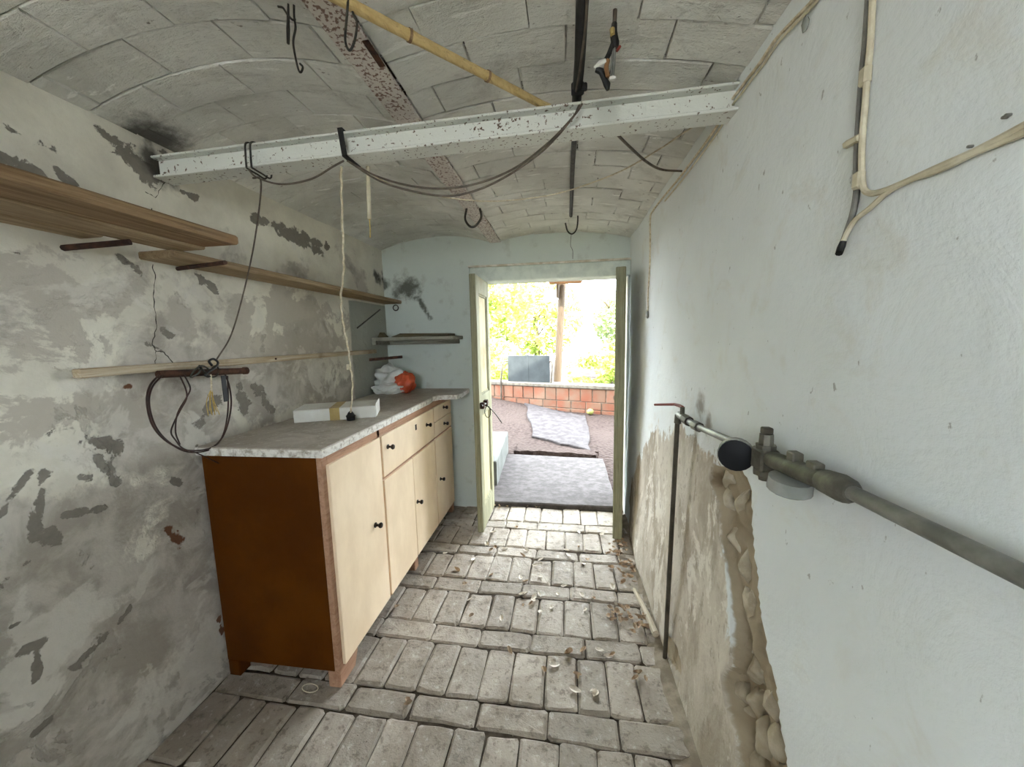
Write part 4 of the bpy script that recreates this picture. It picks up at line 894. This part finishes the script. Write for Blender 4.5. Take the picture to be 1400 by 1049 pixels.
# low brick wall
W0, W1 = Vector((-2.6, 6.95)), Vector((1.6, 5.43)); wd = (W1-W0).normalized(); wn = Vector((-wd.y, wd.x)); WL = (W1-W0).length
mxw = Matrix(((wd.x, wn.x, 0, W0.x), (wd.y, wn.y, 0, W0.y), (0, 0, 1, 0), (0, 0, 0, 1)))
bw = thing('brick_wall', 0, 'low red brick garden wall with grey cap across the yard', 'wall')
MB().box((0, .012, -.1), (WL, .24, .475), 0, mxw).build('mortar_core', 'mortar', bw)
MB().box((0, -.02, .475), (WL, .26, .535), .01, mxw).build('wall_cap', 'mortar', bw)
for rw, (z0, z1) in enumerate(((.265, .468), (.14, .255), (.015, .13))):
    x = -RND.uniform(0, .2)
    while x < WL:
        ln = .205*RND.uniform(.92, 1.1) if rw == 0 else .25
        a, b = max(x+.007, 0), min(x+ln-.007, WL)
        if b-a > .04: MB().box((a, RND.uniform(-.006, .006), z0), (b, .06, z1), .006, mxw).build('brick', 'brick', bw)
        x += ln
# grey-blue metal panels on the wall
mp = thing('metal_gate', 0, 'pair of grey-blue sheet metal panels standing on the brick wall', 'gate')
def Wp(px, py, off=0.0):                                 # point on the face plane of the brick wall
    d = rt*((px-700)/FPX)+dn*((py-524.5)/FPX)+fw; nrm = Vector((wn.x, wn.y, 0)); o = Vector((W0.x, W0.y, 0))+nrm*off
    return CP+d*((o-CP).dot(nrm)/d.dot(nrm))
def wx(px, py): p = Wp(px, py, .1); return (Vector((p.x, p.y))-W0).dot(wd), p.z
xa, za = wx(694, 486); xb, zb = wx(752, 522); xm, _ = wx(722, 500)
MB().box((xa, .09, .535), (xm-.008, .105, za), .003, mxw).build('panel', 'bluemetal', mp); MB().box((xm+.008, .09, .535), (xb, .105, za), .003, mxw).build('panel', 'bluemetal', mp)
MB().box((xm-.014, .085, .535), (xm+.014, .115, za+.01), .003, mxw).build('centre_bar', 'bluemetal', mp)
for s_, x in ((-1, xa), (1, xb)): MB().tube([mxw @ Vector(p) for p in ((x, .10, za-.10), (x+s_*.05, .06, za-.10), (x+s_*.075, .03, za-.16), (x+s_*.075, -.03, .56), (x+s_*.075, -.04, .12 if s_ < 0 else .56))], .016, 8).build('side_tube', 'darkpipe', mp, True)
# timber post
pt = thing('timber_post', 0, 'grey timber post behind the brick wall carrying a roof bracket', 'post')
pb_, pt_ = at(762, 523, 1, 6.6), at(769, 384, 1, 6.6)
MB().tube([Vector((pb_.x, 6.6, -.2)), pb_, pt_, pt_+(pt_-pb_)*.5], [.07, .068, .062, .06], 10).build('post_shaft', 'post', pt, True)
q = at(766, 398, 1, 6.52); MB().box((q.x-.07, 6.5, q.z-.12), (q.x-.025, 6.56, q.z+.4), .01).build('brace', 'post', pt)
q = at(773, 386, 1, 6.4); MB().box((q.x-.28, 6.3, q.z-.02), (q.x+.28, 6.48, q.z+.10), .02).box((q.x-.24, 6.2, q.z+.02), (q.x-.10, 6.6, q.z+.14), .02).build('roof_bracket', 'oldtile', pt)
blob('quince', at(807, 563, 2, .13), (.055, .055, .05), 'yellow', None, 1, .08)
tag(bpy.data.objects['quince'], 'pale yellow round fruit at the foot of the brick wall', 'fruit'); bpy.data.objects['quince'].name = 'fallen_fruit'
# trees and bushes
def tree(name, c, rad, nleaf, size, mat, label, trunk=True, seed=0, holes=.42):
    r = random.Random(seed); root = thing(name, 0, label, 'tree' if trunk else 'bush', 'trees beyond the brick wall'); v, f = [], []; c = Vector(c); k = 0; tries = 0
    while k < nleaf and tries < nleaf*20:
        tries += 1; d = Vector((r.gauss(0, 1), r.gauss(0, 1), r.gauss(0, 1))).normalized(); p = c+Vector((d.x*rad[0], d.y*rad[1], d.z*rad[2]))*(r.random()**.33)
        if nz(p+Vector((seed, 0, 0)), 1.5)*.5+.5 < holes or p.z < .02: continue
        a = Vector((r.gauss(0, 1), r.gauss(0, 1), r.gauss(0, .6))).normalized(); b = a.orthogonal().normalized(); b = (b*math.cos(r.random()*6)+a.cross(b)*math.sin(r.random()*6)).normalized(); s_ = size*r.uniform(.6, 1.3); n0 = len(v)
        v += [p-a*s_, p+b*s_*.42, p+a*s_, p-b*s_*.42]; f.append((n0, n0+1, n0+2, n0+3)); k += 1
    me = bpy.data.meshes.new('foliage'); me.from_pydata([tuple(q) for q in v], [], f); me.update(); o = link('foliage', me, mat, root); o['kind'] = 'stuff'
    if trunk:
        b = Vector((c.x, c.y, -.6)); MB().tube(spline([b, b.lerp(c, .4)+Vector((.1, 0, 0)), c, c+Vector((-.2, 0, rad[2]*.6))], 4), [.16-.008*i for i in range(13)], 8).build('trunk', 'bark', root, True)
        for i in range(7):
            e = c+Vector((r.uniform(-.8, .8)*rad[0], r.uniform(-.8, .8)*rad[1], r.uniform(-.1, .8)*rad[2])); s0 = b.lerp(c, r.uniform(.6, 1)); MB().tube(spline([s0, s0.lerp(e, .5)+Vector((0, 0, .15)), e], 4), [.05-.004*j for j in range(9)], 6).build('branch', 'bark', root, True)
    return root
tree('leafy_tree', (-3.0, 12.5, 2.6), (2.1, 1.6, 2.2), 9000, .11, 'foliage', 'tall bright yellow-green tree behind the metal gate', True, 3, .43)
tree('leafy_tree', (-1.2, 15.5, 2.2), (2.0, 1.6, 1.9), 5000, .12, 'foliage', 'pale green tree behind the timber post', True, 11, .50)
tree('leafy_tree', (2.0, 14.0, 1.9), (1.0, 1.0, 1.0), 2600, .11, 'foliage2', 'small blue-green tree against the sky on the right', True, 5, .42)
tree('garden_bush', (.9, 10.0, .35), (1.2, .7, .55), 1800, .08, 'foliage', 'low bush above the wall cap to the right of the post', False, 9, .50)
tree('garden_bush', (-1.9, 9.2, .5), (1.0, .7, .8), 2200, .09, 'foliage', 'bush filling the gap left of the metal gate', False, 21, .42)
tree('garden_bush', (2.6, 12.5, .6), (1.8, .8, .7), 2600, .10, 'foliage', 'far hedge seen beside the right door leaf', False, 15, .46)
